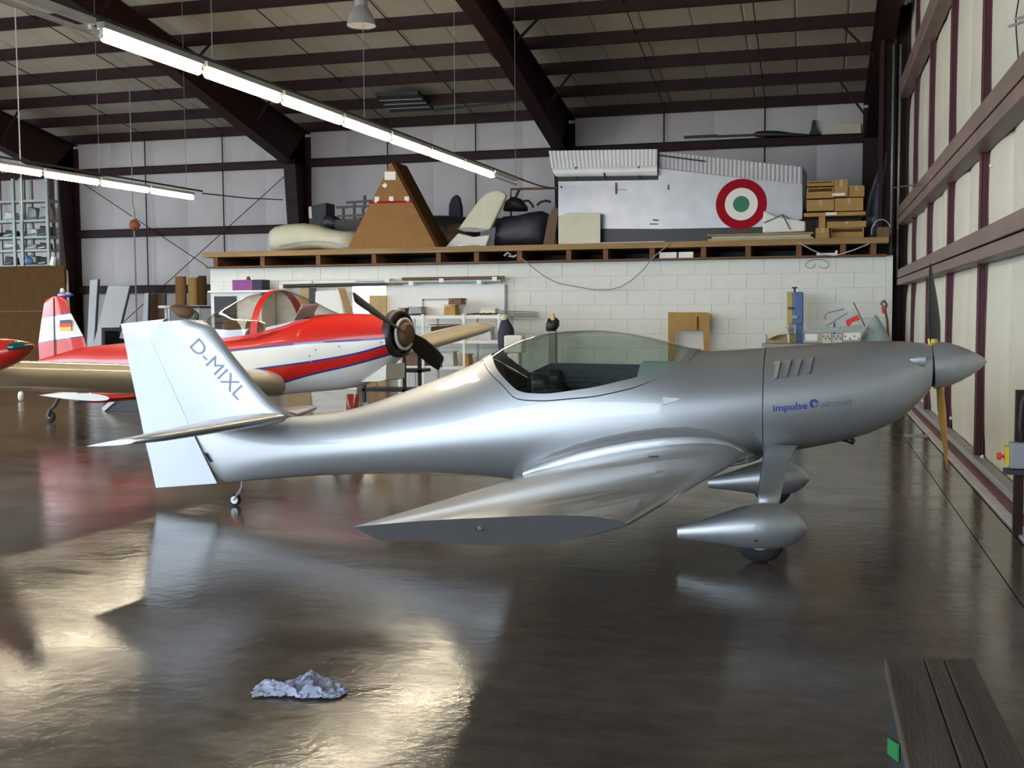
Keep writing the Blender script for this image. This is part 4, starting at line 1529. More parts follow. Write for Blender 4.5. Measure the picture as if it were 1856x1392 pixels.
t = thing('roof_rack', 'black bar rack standing behind the cardboard pyramid', 'rack', tuple(atY(640, 400, 23.4)))
for x0, x1, y in ((628, 690, 366), (610, 690, 375), (612, 690, 391)):
    mk('rack_bar', bar(atY(x0, y + 1, 23.4), atY(x1, y - 3, 23.4), .05, .05), 'black', t)
for x, y0, y1 in ((661, 354, 378), (622, 376, 398), (642, 366, 398), (658, 376, 412)):
    mk('rack_post', bar(atY(x, y0, 23.42), atY(x, y1, 23.42), .05, .05, (0, 1, 0)), 'black', t)
mk('rack_support', box(atY(610, 400, 23.4).x, atY(690, 400, 23.4).x, 23.3, 23.7, DECK, atY(650, 398, 23.4).z), 'dark', t)

tri = [atY(629, 446, 21.70), atY(790, 443, 21.70), atY(709, 292, 21.70)]
dz = DECK - tri[0].z
tri = [Vector((p.x, p.y, DECK if i < 2 else p.z + dz * .4)) for i, p in enumerate(tri)]
t = thing('cardboard_pyramid', 'tall triangular cardboard box with red tape band and white labels', 'box', ((tri[0].x + tri[1].x) / 2, 22.0, DECK))
mk('box_front', prism(tri, (0, .04, 0)), 'card', t)
inner_t = [p + Vector((0, .045, 0)) for p in tri]
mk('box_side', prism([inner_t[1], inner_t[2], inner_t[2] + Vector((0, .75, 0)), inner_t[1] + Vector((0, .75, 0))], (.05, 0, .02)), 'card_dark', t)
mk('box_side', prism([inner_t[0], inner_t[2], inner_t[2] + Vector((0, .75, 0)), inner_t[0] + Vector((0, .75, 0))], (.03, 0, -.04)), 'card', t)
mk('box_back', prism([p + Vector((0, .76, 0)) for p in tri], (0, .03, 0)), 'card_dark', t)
for nm, q, m in (('tape_band', [(668, 371), (750, 369), (748, 365.5), (670, 367)], 'flag_red'), ('address_label', rect(697, 313, 717, 328), 'paper'), ('tape_patch', [(692, 338), (698, 333), (702, 338), (697, 343)], 'paper'),
                 ('care_label', rect(679, 358.5, 687, 369.5), 'paper'), ('care_label', rect(705, 358, 713, 368.5), 'paper'), ('care_label', rect(733, 358, 741, 368), 'paper')):
    pr_ = pxprism([(x, y - 2) for x, y in q], 21.693, .005)
    mk(nm, pr_, 'roundel_red' if nm == 'tape_band' else m, t)

one('stored_chair', 'navy blue seat back standing behind the white fin', 'seat', to_floor([(811, 440), (813, 372), (818, 358), (827, 352), (832, 358), (836, 374), (838, 440)], 25.0, .15, DECK), 'navy', bevel=.03)
one('navy_tarpaulin', 'navy folded tarpaulin heaped behind the cardboard pyramid', 'tarpaulin', rest(blob([(770, 380, 440, .4), (785, 371, 440, .8), (805, 371, 440, 1), (830, 372, 440, 1), (850, 374, 440, .9), (866, 378, 440, .4)], 24.4, .5), DECK), 'tarp', smooth=True)
one('brown_drum', 'round brown drum lying between pyramid and white fin', 'drum', rest(blob([(812, 382, 412, .5), (820, 374, 420, .9), (835, 372, 422, 1), (850, 376, 418, .8), (856, 384, 410, .4)], 23.5, .3), DECK + .02), 'brown', smooth=True)
one('dark_canoe_shell', 'dark curved fairing shell low beside the cardboard pyramid', 'fairing', rest(blob([(786, 404, 410, .2), (795, 395, 420, .7), (812, 391, 425, 1), (828, 393, 422, .9), (840, 397, 414, .5), (846, 402, 408, .2)], 22.9, .28), DECK + .02), 'brown', smooth=True)
t = thing('tail_fin', 'cream white detached tail fin leaning on the storage deck', 'fin', tuple(atY(860, 438, 22.1)))
mk('fin_body', pxprism([(831, 413), (868, 362), (879, 351), (890, 346), (902, 344), (912, 348), (918, 354), (903, 386), (888, 416), (858, 420)], 22.1, .12, None), 'cream', t, bevel=.03)
mk('fin_root', pxprism([(806, 440), (830, 414), (858, 421), (888, 417), (880, 440)], 22.12, .14, DECK), 'white_flat', t, bevel=.03)
mk('root_grey_plate', pxprism([(828, 414), (850, 411.5), (870, 413.5), (885, 417.5), (862, 421), (840, 419)], 22.085, .012), 'grey', t)  # grey lens-shaped plate across the fin root
one('white_cloth', 'white cloth lying on the deck edge below the fin', 'cloth', rest(blob([(833, 438, 441, .3), (842, 436, 441, .8), (858, 437, 441, 1), (868, 439, 441, .4)], 21.8, .12), DECK), 'white_flat', smooth=True)
t = thing('covered_engine', 'black tarpaulin covered machine between the fin and roundel fuselage', 'machine', tuple(atY(950, 438, 22.8)))
mk('machine_body', rest(blob([(900, 425, 440, .4), (908, 392, 440, .9), (918, 384, 440, 1), (945, 382, 440, 1), (965, 376, 440, 1), (985, 374, 440, 1), (998, 380, 440, .7)], 22.8, .45, 20, .6), DECK), 'tarp', t, smooth=True)
mk('machine_dome', blob([(915, 378, 383, .4), (921, 364, 383, .8), (932, 357, 383, 1), (943, 360, 383, 1), (952, 371, 383, .7)], 22.8, .35), 'dark', t, smooth=True)
mk('roll_tube', tube([atY(x, y, 22.7) for x, y in ((934, 360), (937, 352), (941, 344))], .03, 8), 'dark', t)
mk('roll_tube', tube([atY(x, y, 22.7) for x, y in ((949, 364), (958, 364), (963, 369), (967, 376))], .025, 8), 'dark', t)
mk('roll_tube', tube([atY(x, y, 22.7) for x, y in ((973, 372), (980, 366), (990, 364), (998, 366))], .025, 8), 'dark', t)
t = thing('tube_frame', 'thin rust brown tube frame above the covered machine', 'frame', tuple(atY(926, 365, 23.4)))
mk('frame_tube', tube([atY(x, y, 23.4) for x, y in ((926, 365), (926, 343), (1010, 341))], .025, 8), 'brown', t)
mk('frame_leg', tube([atY(926, 365, 23.4), Vector((atY(926, 365, 23.4).x, 23.4, DECK))], .025, 8), 'brown', t)
one('leaning_plank', 'brown plank leaning against the roundel fuselage end', 'plank', pxprism([(984, 438), (1004, 438), (1012, 372), (1005, 366), (994, 384)], 22.2, .05, DECK), 'brown')

# silver fuselage section with roundel
FY = 22.15
t = thing('fuselage_section', 'riveted silver fuselage section with red, white and green roundel', 'fuselage', (atY(1230, 430, FY).x, FY + .6, DECK))
fz = lambda x, y: atY(x, y, FY)
body = [fz(1012, 329), fz(1193, 326), fz(1193, 304), fz(1454, 335), fz(1454, 397), fz(1395, 411), fz(1200, 415), fz(1012, 414)]
mk('body', prism(body, (0, 1.3, 0)), 'alu', t)
keel = [fz(1012, 414.5), fz(1200, 415.5), fz(1395, 411.5), fz(1400, 425), fz(1200, 433), fz(1012, 434)]
kz = DECK - min(p.z for p in keel)
mk('keel', prism([Vector((p.x, p.y, max(p.z, DECK) if i < 3 else DECK)) for i, p in enumerate(keel)], (0, 1.3, 0)), 'black', t)
mk('cradle', box(fz(1400, 420).x, fz(1452, 420).x, FY, FY + 1.3, DECK, DECK + .3), 'dark', t)


def corr(A, B, C_, D, n, amp):
    """corrugated skin, A-B along the top, D-C along the foot"""
    V, F = [], []
    N = n * 4
    for i in range(N + 1):
        u = i / N
        o = Vector((0, -amp * (.5 - .5 * math.cos(2 * PI * u * n)), 0))
        V += [A.lerp(B, u) + o, D.lerp(C_, u) + o]
    for i in range(N):
        F.append((2 * i, 2 * i + 1, 2 * i + 3, 2 * i + 2))
    return V, F


o_ = Vector((0, -.12, 0))
mk('corrugated_cover', corr(fz(997, 275) + o_, fz(1193, 272) + o_, fz(1193, 303) + o_ * 1.3, fz(1003, 306) + o_ * 1.3, 27, .022), 'alu_bright', t, smooth=True)
mk('cover_lip', loft([[fz(1003, 306) + o_ * 1.3, fz(1006, 314) + o_ * 1.5, fz(1010, 321) + o_], [fz(1193, 303) + o_ * 1.3, fz(1193, 312) + o_ * 1.5, fz(1193, 319) + o_]], False, False, False), 'alu_bright', t, smooth=True)
mk('cover_core', prism([fz(1004, 277), fz(1192, 274), fz(1192, 325), fz(1012, 328)], (0, 1.2, 0)), 'alu_grey', t)
mk('cover_gap', prism([fz(1011, 321), fz(1193, 319), fz(1193, 325.5), fz(1012, 328.5)], (0, -.02, 0)), 'dark', t)
for x, y0, y1 in ((1047, 304, 325), (1098, 315, 325), (1160, 303, 324)):
    mk('latch_strap', bar(fz(x, y0) + o_ * 1.45, fz(x, y1) + o_ * .6, .03, .02, (0, 1, 0)), 'dark', t)
mk('corrugated_spine', corr(fz(1194, 275), fz(1454, 303), fz(1454, 334), fz(1194, 304), 34, .015), 'alu_grey', t, smooth=True)
mk('spine_core', prism([fz(1194, 275), fz(1454, 304), fz(1454, 335), fz(1194, 305)], (0, 1.2, 0)), 'alu_grey', t)
mk('spine_rail', bar(fz(1195, 282) - Vector((0, .05, 0)), fz(1278, 293) - Vector((0, .05, 0)), .03, .03), 'dark', t)
rc = fz(1343.5, 370)
for nm, r0, r1, m, off in (('roundel_ring', .315, .49, 'roundel_red', .006), ('roundel_ring', .158, .315, 'paper', .006), ('roundel_disc', .0, .158, 'green', .006)):
    mk(nm, lathe([(0, max(r0, .001)), (0, r1), (off, r1), (off, max(r0, .001))], rc - Vector((0, .006, 0)), (0, 1, 0), 48, False, False), m, t)
for q in ([(1115, 331), (1119, 331), (1119, 352), (1115, 352)], [(1210, 335), (1213, 335), (1213, 344), (1210, 344)], [(1183, 397), (1194, 398), (1194, 400.5), (1183, 400)], [(1177, 405), (1193, 405), (1193, 407), (1177, 407)], [(1016, 337), (1019, 337), (1019, 341), (1016, 341)], [(1118, 343.5), (1137, 343.5), (1137, 344.5), (1118, 344.5)]):
    mk('stencil_plate', pxprism(q, FY - .008, .006), 'brown', t)
mk('end_rib', prism([fz(1454, 302), fz(1462, 312), fz(1462, 330), fz(1454, 396)], (0, .9, 0)), 'dark', t)

one('cream_sheet', 'square cream panel propped against the roundel fuselage', 'panel', pxprism([(1012, 433), (1088, 433), (1088, 376), (1030, 376), (1012, 383)], 21.9, .03, DECK), 'cream', bevel=.006)
t = thing('tail_fairing', 'white pointed tail fairing tied with dark cord beside cartons', 'fairing', tuple(atY(1420, 420, 21.98)))
mk('fairing_body', pxprism([(1382, 421), (1460, 418), (1460, 400), (1440, 396), (1405, 390), (1384, 380)], 21.95, .16, DECK + .145), 'white_flat', t, bevel=.03)
for a_, b_ in (((1384, 404), (1418, 389)), ((1418, 389), (1432, 416)), ((1432, 397), (1418, 389))):
    mk('cord', bar(atY(*a_, 21.93), atY(*b_, 21.93), .018, .015), 'dark', t)
for i, (x0, y0, x1, y1, Y, m, lab) in enumerate(((1283, 427.5, 1474, 431.5, 21.75, 'ply', 'lowest pale plank lying along the deck under the roundel'), (1290, 423, 1470, 426.5, 21.78, 'pale_green', 'greenish board sandwiched between planks under the roundel'), (1281, 418.5, 1474, 422, 21.76, 'wood', 'topmost brown plank of the pile under the roundel'))):
    p, q = atY(x0, y1, Y), atY(x1, y0, Y)
    z0 = DECK + i * .045
    one('plank', lab, 'plank', box(p.x, q.x, Y, Y + .25, z0, z0 + .04), m, group='planks lying under the roundel')
p, q = atY(1060, 434, 21.75), atY(1205, 432, 21.75)
one('metal_strip', 'thin grey metal strip lying along the deck edge', 'strip', box(p.x, q.x, 21.72, 21.8, DECK, DECK + .02), 'light_grey')

cart = [(1478, 413, 1503, 433, 21.78, .3, 'small square carton standing on the deck edge by the planks'), (1505, 412, 1566, 433, 21.95, .45, 'brown carton at the bottom of the stack on the deck'),
        (1499, 400, 1570, 412, 21.92, .45, 'flat carton just above the bottom of the stack'), (1457, 383, 1569, 393, 21.9, .5, 'long flat carton lying across the middle of the stack'),
        (1462, 361, 1512, 383, 21.93, .45, 'carton on the long flat carton, beside the fuselage end'), (1513, 358, 1565, 383, 21.93, .45, 'carton on the long flat carton, beside the dark column'),
        (1462, 339, 1511, 360, 21.95, .4, 'open topped carton second from top beside the fuselage'), (1512, 325, 1537, 357, 21.92, .4, 'tall upright carton at the top of the stack'), (1538, 336, 1567, 357, 21.95, .4, 'small carton at the top corner of the stack'),
        (1463, 327, 1511, 338, 21.97, .4, 'flat carton lid lying on top of the stack')]
zb = {}
for i, (x0, y0, x1, y1, Y, d, lab) in enumerate(cart):
    p, q = atY(x0, y1, Y), atY(x1, y0, Y)
    z0, z1_ = p.z, q.z
    if i < 2:
        z0 = DECK
    if i == 2:
        z0 = zb[1] + .003
    t = thing('carton', lab, 'carton', ((p.x + q.x) / 2, Y, z0), group='cartons stacked on the storage deck')
    zb[i] = z1_
    mk('carton_body', box(p.x, q.x, Y, Y + d, z0, z1_), 'card_box', t, bevel=.006)
    if i not in (3, 9):
        mk('packing_tape', box((p.x + q.x) / 2 - .03, (p.x + q.x) / 2 + .03, Y - .003, Y, z0 + (z1_ - z0) * .55, z1_), 'ply', t)
    if i in (1, 6, 9):
        mk('open_slot', box(p.x + .03, q.x - .03, Y - .004, Y, z1_ - (z1_ - z0) * .4, z1_ - .02), 'card_dark', t)
    if i in (3, 7):
        mk('paper_label', box(q.x - .28 if i == 7 else p.x + .4, q.x - .05 if i == 7 else p.x + .6, Y - .004, Y, z0 + .02, z0 + .07), 'paper', t)
p, q = atY(1484, 413, 21.95), atY(1496, 392, 21.95)
one('carton_prop', 'narrow upright cardboard post under the long flat carton', 'carton', box(p.x, q.x, 21.95, 22.2, zb[0] + .002, q.z), 'card_box')
one('wrapped_bundle', 'tall bundle wrapped in black plastic beside the door jamb', 'bundle', rest(loft([[atY(x0 + (x1 - x0) * (.5 + .5 * math.cos(t_)), y, 22.5) + Vector((.02 * math.sin(5 * t_ + y), .22 * math.sin(t_), 0)) for t_ in linspace(0, 2 * PI, 15)[:-1]] for y, x0, x1 in ((436, 1568, 1600), (410, 1570, 1604), (385, 1572, 1606), (360, 1576, 1608), (335, 1584, 1609), (310, 1592, 1612), (285, 1598, 1613), (275, 1602, 1611))]), DECK), 'plastic_wrap', smooth=True)
one('leaning_batten', 'long tan wooden batten leaning in the corner behind cartons', 'batten', bar(atY(1612, 226, 23.3), atY(1578, 400, 23.1) - Vector((0, 0, .05)), .07, .04, (0, 1, 0)), 'wood')
one('wire_coil', 'thin wire hoop standing at the end of the deck', 'wire', tube([Vector((atY(1597, 420, 21.9).x + .17 * math.cos(t_), 21.9, DECK + .12 + .22 * math.sin(t_))) for t_ in linspace(-.3, PI + .3, 20)], .008, 5), 'light_grey')
one('deck_block', 'short wooden block at the end of the deck beside the jamb', 'block', rest(pxbox(1590, 418, 1612, 436, 21.7, .3), DECK), 'brown')

# model glider lying on the upper girt
GY = 27.85
gdz = 5.795 - atY(1400, 263, GY).z


def gl(vf):
    return [Vector(v) + Vector((0, 0, gdz)) for v in vf[0]], vf[1]


t = thing('model_glider', 'dark model glider resting on the upper wall girt', 'model', tuple(atY(1425, 262, GY)))
mk('glider_body', gl(blob([(1362, 257, 259, .3), (1372, 252, 262, .8), (1390, 250.5, 263, 1), (1410, 251, 262.5, 1), (1435, 255, 262, .7), (1465, 257, 262, .5), (1490, 258, 261, .3)], GY, .07)), 'black', t, smooth=True)
mk('glider_fin', gl(pxprism([(1466, 258), (1470, 247), (1472, 232), (1478, 231), (1480, 246), (1488, 258)], GY, .04)), 'black', t)
mk('glider_wing', gl(box(atY(1240, 260, GY).x, atY(1300, 260, GY).x, GY - .07, GY + .05, atY(1270, 263, GY).z, atY(1270, 259, GY).z)), 'black', t)
mk('glider_boom', gl(bar(atY(1295, 261, GY), atY(1370, 258, GY), .05, .05)), 'black', t)
one('pale_board', 'pale board standing on the girt beside the model glider', 'board', pxprism(rect(1492, 240, 1560, 257), 27.85, .03, 5.795), 'cream')

# ---- things tucked between the joists
for x0, x1, lab in ((1195, 1226, 'white block pushed between the joists, wider one'), (1230, 1256, 'white block pushed between the joists, narrower one')):
    p, q = atY(x0, 462, 21.72), atY(x1, 462, 21.72)
    one('foam_block', lab, 'block', box(p.x, q.x, 21.72, 22.3, WZ + .036, WZ + .15), 'paper', group='white blocks between the joists')
p, q = atY(1480, 462, 21.72), atY(1518, 455, 21.72)
one('white_tray', 'white tray between the joists below the cartons', 'tray', merge(box(p.x, q.x, 21.7, 22.1, WZ + .036, WZ + .075), box(q.x - .04, q.x, 21.7, 22.1, WZ + .075, WZ + .12)), 'paper')
one('joist_clutter', 'crumpled white wire scrap between the joists under the white fin', 'scrap', tube([atY(x, y, 21.75) for x, y in ((914, 464), (920, 458), (926, 461), (922, 464), (932, 465), (936, 462))], .02, 6), 'light_grey')
one('hanging_cable', 'thin grey cable drooping in a long arc across the block wall', 'cable', tube([atY(x, y, 21.6) for x, y in ((945, 468), (960, 480), (985, 500), (1010, 513), (1040, 519), (1075, 525), (1105, 525), (1125, 520), (1145, 508), (1165, 490), (1182, 468), (1200, 453), (1214, 442))], .011, 6), 'grey')
one('hanging_cable', 'thin pale cord sagging below the joists under the cartons', 'cable', tube([atY(x, y, 21.55) for x, y in ((1448, 440), (1470, 452), (1490, 461), (1515, 463), (1545, 454), (1575, 442))], .01, 6), 'light_grey')
one('wire_scribble', 'loose loop of thin wire hanging on the block wall', 'wire', tube([atY(1462 + 14 * math.cos(t_) + 4 * t_, 478 + 8 * math.sin(t_), 21.87) for t_ in linspace(0, 9, 40)], .006, 4), 'grey')

# ---- along the block wall
t = thing('wall_board', 'large white board fixed to the block wall above the shelf rack', 'board', tuple(atY(808, 590, 21.86)))
mk('board', pxprism(rect(703, 515, 914, 592), 21.84, .03), 'white_flat', t)
mk('edge_strip', pxprism(rect(914, 515, 917, 592), 21.83, .04), 'grey', t)
t = thing('pipe_rack', 'long poles and pale tubes laid on wall brackets above the board', 'rack', tuple(atY(710, 515, 21.7)))
for x0, y0, x1, y1, r, m in ((729, 506, 914, 503, .035, 'brown'), (650, 512, 908, 508.5, .03, 'pale_green'), (512, 513, 566, 511.5, .035, 'paper'), (569, 511.5, 646, 510, .035, 'paper'), (511, 519, 700, 515, .035, 'black'), (650, 514.5, 727, 514, .025, 'brown')):
    mk('pole', tube([atY(x0, y0, 21.66), atY(x1, y1, 21.66)], r, 10), m, t, smooth=True, auto=.8)
for x, y in ((512, 519), (704, 508), (802, 508), (898, 505), (747, 513), (870, 511)):
    mk('bracket', box(atY(x, y, 21.7).x - .05, atY(x, y, 21.7).x + .05, 21.62, 21.885, atY(x, y + 4, 21.7).z, atY(x, y - 3, 21.7).z), 'paper', t)
one('tan_board', 'tan board standing in front of the glowing window', 'board', pxprism(rect(669, 531, 700, 700), 21.74, .05, .002), 'ply')
for q, m, lab in (([(540, 548), (563, 548), (560, 520), (545, 520)], 'ply', 'narrow tan board leaning behind the red canopy'), ([(563, 562), (570, 562), (572, 522), (560, 522)], 'dark', 'dark plank leaning behind the red canopy'), ([(570, 570), (622, 570), (614, 526), (572, 528)], 'white_flat', 'pale square sheet leaning between canopy and window'), ([(628, 570), (640, 570), (624, 522), (612, 522)], 'wood', 'slanting brown slat leaning beside the window')):
    one('leaning_board', lab, 'board', to_floor(q, {'ply': 21.74, 'dark': 21.5, 'white_flat': 21.4, 'wood': 21.3}[m], .04), m)
t = thing('cabinet', 'white upright cabinet with dark glass door behind the red canopy', 'cabinet', (atY(428, 600, 21.2).x, 21.4, 0))
p, q = atY(383, 534, 21.2), atY(474, 534, 21.2)
ztop = atY(428, 530, 21.2).z
mk('body', box(p.x, q.x, 21.2, 21.8, 0.002, ztop), 'white_flat', t, bevel=.01)
mk('door', box(p.x + .08, p.x + .60, 21.17, 21.2, .1, ztop - .08), 'dark', t)
mk('cabinet_top', box(p.x - .03, q.x + .4, 21.1, 21.85, ztop, ztop + .04), 'white_flat', t)
t = thing('purple_crate', 'purple plastic crate on top of the white cabinet', 'crate', (atY(448, 527, 21.3).x, 21.45, ztop + .04))
p, q = atY(421, 527, 21.3), atY(475, 507, 21.3)
hz_ = q.z - p.z
for f0, f1, m in ((0, .68, 'purple'), (.69, 1.0, 'navy')):
    mk('crate_body', box(p.x + (q.x - p.x) * f0, p.x + (q.x - p.x) * f1, 21.3, 21.65, ztop + .042, ztop + .042 + hz_), m, t, bevel=.01)
mk('crate_contents', lathe([(0, .05), (.06, .04), (.08, .01)], ((p.x + q.x) / 2 - .05, 21.45, ztop + .042 + hz_), (0, 0, 1), 10), 'brown', t)

RY = 20.6
t = thing('shelf_rack', 'white slotted metal shelf rack against the block wall', 'shelf', (atY(820, 640, RY).x, RY + .3, 0))
xl, xr = atY(722, 575, RY).x, atY(920, 575, RY).x
for y in (572, 617, 664):
    z = atY(820, y, RY).z
    mk('shelf', merge(box(xl, xr, RY, RY + .6, z - .02, z), box(xl, xr, RY - .01, RY + .01, z - .06, z + .005)), 'white_flat', t)
for x in (724, 767, 841, 905):
    px_ = atY(x, 600, RY).x
    mk('post', box(px_ - .025, px_ + .025, RY - .03, RY - .005, 0.002, atY(820, 570, RY).z + .01), 'white_flat', t)
    mk('post', box(px_ + .08, px_ + .12, RY + .56, RY + .6, 0.002, atY(820, 570, RY).z + .01), 'light_grey', t)
zs1, zs2, zs3 = (atY(820, y, RY).z for y in (572, 617, 664))
for (x0, y0, x1, y1, m, zbase, lab, cat, nm) in ((804, 553, 825, 571, 'card_box', zs1, 'small tan carton on the top shelf of the white rack', 'carton', 'carton'), (812, 543, 836, 553, 'brown', None, 'dark brown box on the small tan carton', 'box', 'box'),
                                              (722, 558, 735, 571, 'brown', zs1, 'brown tool holder on the top shelf near the window', 'tool', 'tool_holder'), (740, 556, 764, 571, 'grey', zs1, 'grey tray of scraps on the top shelf', 'tray', 'scrap_tray'),
                                              (870, 560, 898, 571, 'cream', zs1, 'pale boxes of parts at the far end of the top shelf', 'box', 'parts_box'), (780, 590, 832, 617, 'card_dark', zs2, 'crumpled brown paper parcel on the middle shelf', 'parcel', 'parcel'),
                                              (850, 596, 890, 617, 'light_grey', zs2, 'pale grey box on the middle shelf behind the wing', 'box', 'box'), (735, 645, 770, 664, 'brown', zs3, 'brown toolbox on the low shelf below the propeller', 'toolbox', 'toolbox'),
                                              (782, 640, 822, 664, 'light_grey', zs3, 'pale bin on the low shelf below the propeller', 'bin', 'bin'), (834, 632, 850, 652, 'card_box', zs3 + .0, 'little tan box on the low shelf beside the boom', 'box', 'box')):
    p, q = atY(x0, y1, RY + .1), atY(x1, y0, RY + .1)
    h = q.z - p.z
    z0 = zbase + .004 if zbase else zs1 + .004 + (atY(804, 553, RY + .1).z - atY(804, 571, RY + .1).z) + .02
    tt = thing(nm, lab, cat, ((p.x + q.x) / 2, RY + .25, z0))
    mk('body', loft([[(p.x, RY + .1, z0), (q.x, RY + .1, z0), (q.x, RY + .4, z0), (p.x, RY + .4, z0)], [(p.x + .01, RY + .11, z0 + h * .9), (q.x - .01, RY + .1, z0 + h), (q.x - .02, RY + .38, z0 + h), (p.x + .02, RY + .4, z0 + h * .92)]]), m, tt, bevel=.01)
    mk('lid', box(p.x - .005, q.x + .005, RY + .095, RY + .405, z0 + h * 1.0, z0 + h * 1.0 + .015), m, tt)
t = thing('frame_board', 'grey rimmed board leaning on the top shelf behind the carton', 'board', (atY(806, 571, RY + .5).x, RY + .5, zs1))
p, q = atY(766, 571, RY + .5), atY(846, 541, RY + .5)
mk('board', box(p.x, q.x, RY + .5, RY + .52, zs1 + .004, q.z), 'white_flat', t)
for b4 in (box(p.x, q.x, RY + .485, RY + .5, q.z - .03, q.z), box(p.x, p.x + .03, RY + .485, RY + .5, zs1 + .004, q.z)):
    mk('rim', b4, 'grey', t)
one('tool_clutter', 'loose dark hand tools lying along the top shelf', 'tool', merge(*[tube([(atY(x, 569, RY).x, RY + .02 + .01 * k, zs1 + .02), (atY(x + 22, 566, RY).x, RY + .03 + .008 * k, zs1 + .04)], .014, 6) for k, x in enumerate((845, 856, 868, 880, 735, 746))]), 'dark')
t = thing('work_jacket', 'black work jacket hanging beside the shelf rack', 'jacket', tuple(atY(916, 640, 20.3)))
mk('jacket_body', blob([(903, 600, 632, .3), (907, 585, 648, .7), (913, 577, 652, 1), (920, 577, 652, 1), (926, 586, 646, .8), (931, 596, 620, .4)], 20.3, .12), 'navy', t, smooth=True)
mk('jacket_collar', blob([(908, 573, 581, .5), (914, 569, 582, 1), (919, 572, 582, .6)], 20.3, .08), 'cream', t, smooth=True)
p = atY(930, 632, 20.9)
one('white_bin', 'white plastic bin beside the black jacket', 'bin', merge(pxbox(913, 608, 946, 640, 19.7, .3), box(atY(918, 630, 19.7).x, atY(940, 630, 19.7).x, 19.72, 19.98, .002, atY(930, 640, 19.7).z)), 'paper', bevel=.03)
t = thing('wall_bracket_shelf', 'thin metal rods on a wall bracket beside the white board', 'bracket', tuple(atY(930, 575, 21.75)))
for y in (566, 570, 574):
    mk('rod', tube([atY(900, y - 3, 21.75), atY(975, y, 21.75)], .012, 6), 'grey', t)
t = thing('bench_grinder', 'small black machine with yellow handle above the silver canopy', 'machine', tuple(atY(1002, 602, 20.5)))
mk('machine_body', blob([(991, 585, 600, .6), (995, 576, 602, 1), (1001, 582, 603, 1), (1007, 575, 600, .9), (1013, 580, 592, .5)], 20.5, .12), 'black', t, smooth=True)
mk('handle', tube([atY(1003, 580, 20.4), atY(1002, 568, 20.4)], .03, 8), 'gold', t)
mk('pedestal', box(atY(996, 600, 20.5).x, atY(1008, 600, 20.5).x, 20.4, 20.6, .002, atY(1002, 600, 20.5).z), 'grey', t)
cs_ = thing('cardboard_sheet', 'tan cardboard sheet with a square cut-out against the wall', 'cardboard', (atY(1248, 640, 21.6).x, 21.6, 0))
mk('sheet', to_floor([(1211, 640), (1223, 640), (1224, 602), (1228, 599), (1274, 598), (1276, 640), (1286, 640), (1286, 568), (1280, 566), (1211, 566)], 21.6, .06), 'card_box', cs_)
mk('slit', pxprism(rect(1263, 574, 1265.5, 598), 21.585, .01), 'card_dark', cs_)

# bandsaw
t = thing('bandsaw', 'tall blue and yellow bandsaw standing by the block wall', 'saw', (atY(1440, 640, 21.0).x, 21.2, 0))
mk('upper_housing', pxprism(rect(1437, 529, 1456, 588), 21.0, .35), 'saw_blue', t, bevel=.02)
mk('side_cover', pxprism(rect(1426, 529, 1437, 588), 21.02, .3), 'saw_yellow', t, bevel=.015)
mk('spine', box(atY(1442, 600, 21.0).x, atY(1456, 600, 21.0).x, 21.0, 21.3, .002, atY(1440, 588, 21.0).z), 'saw_blue', t)
mk('lower_cover', box(atY(1431, 600, 21.0).x, atY(1441, 600, 21.0).x, 21.02, 21.3, .002, atY(1440, 606, 21.0).z), 'saw_yellow', t)
mk('blade_guard', pxprism(rect(1428, 588, 1440, 606), 20.98, .2), 'chrome', t, bevel=.01)
mk('tension_knob', lathe([(0, .02), (.06, .02), (.065, .05), (.09, .05)], atY(1440, 529, 21.15), (0, 0, 1), 12), 'black', t)
for x0, y0, x1, y1 in ((1428, 557, 1440, 560), (1434, 572, 1446, 577)):
    mk('latch', pxprism(rect(x0, y0, x1, y1), 20.97, .03), 'black' if y0 < 560 else 'chrome', t)
saw_table = mk('saw_table', box(atY(1420, 620, 21.0).x, atY(1462, 620, 21.0).x, 20.85, 21.3, .78, .83), 'grey', t)

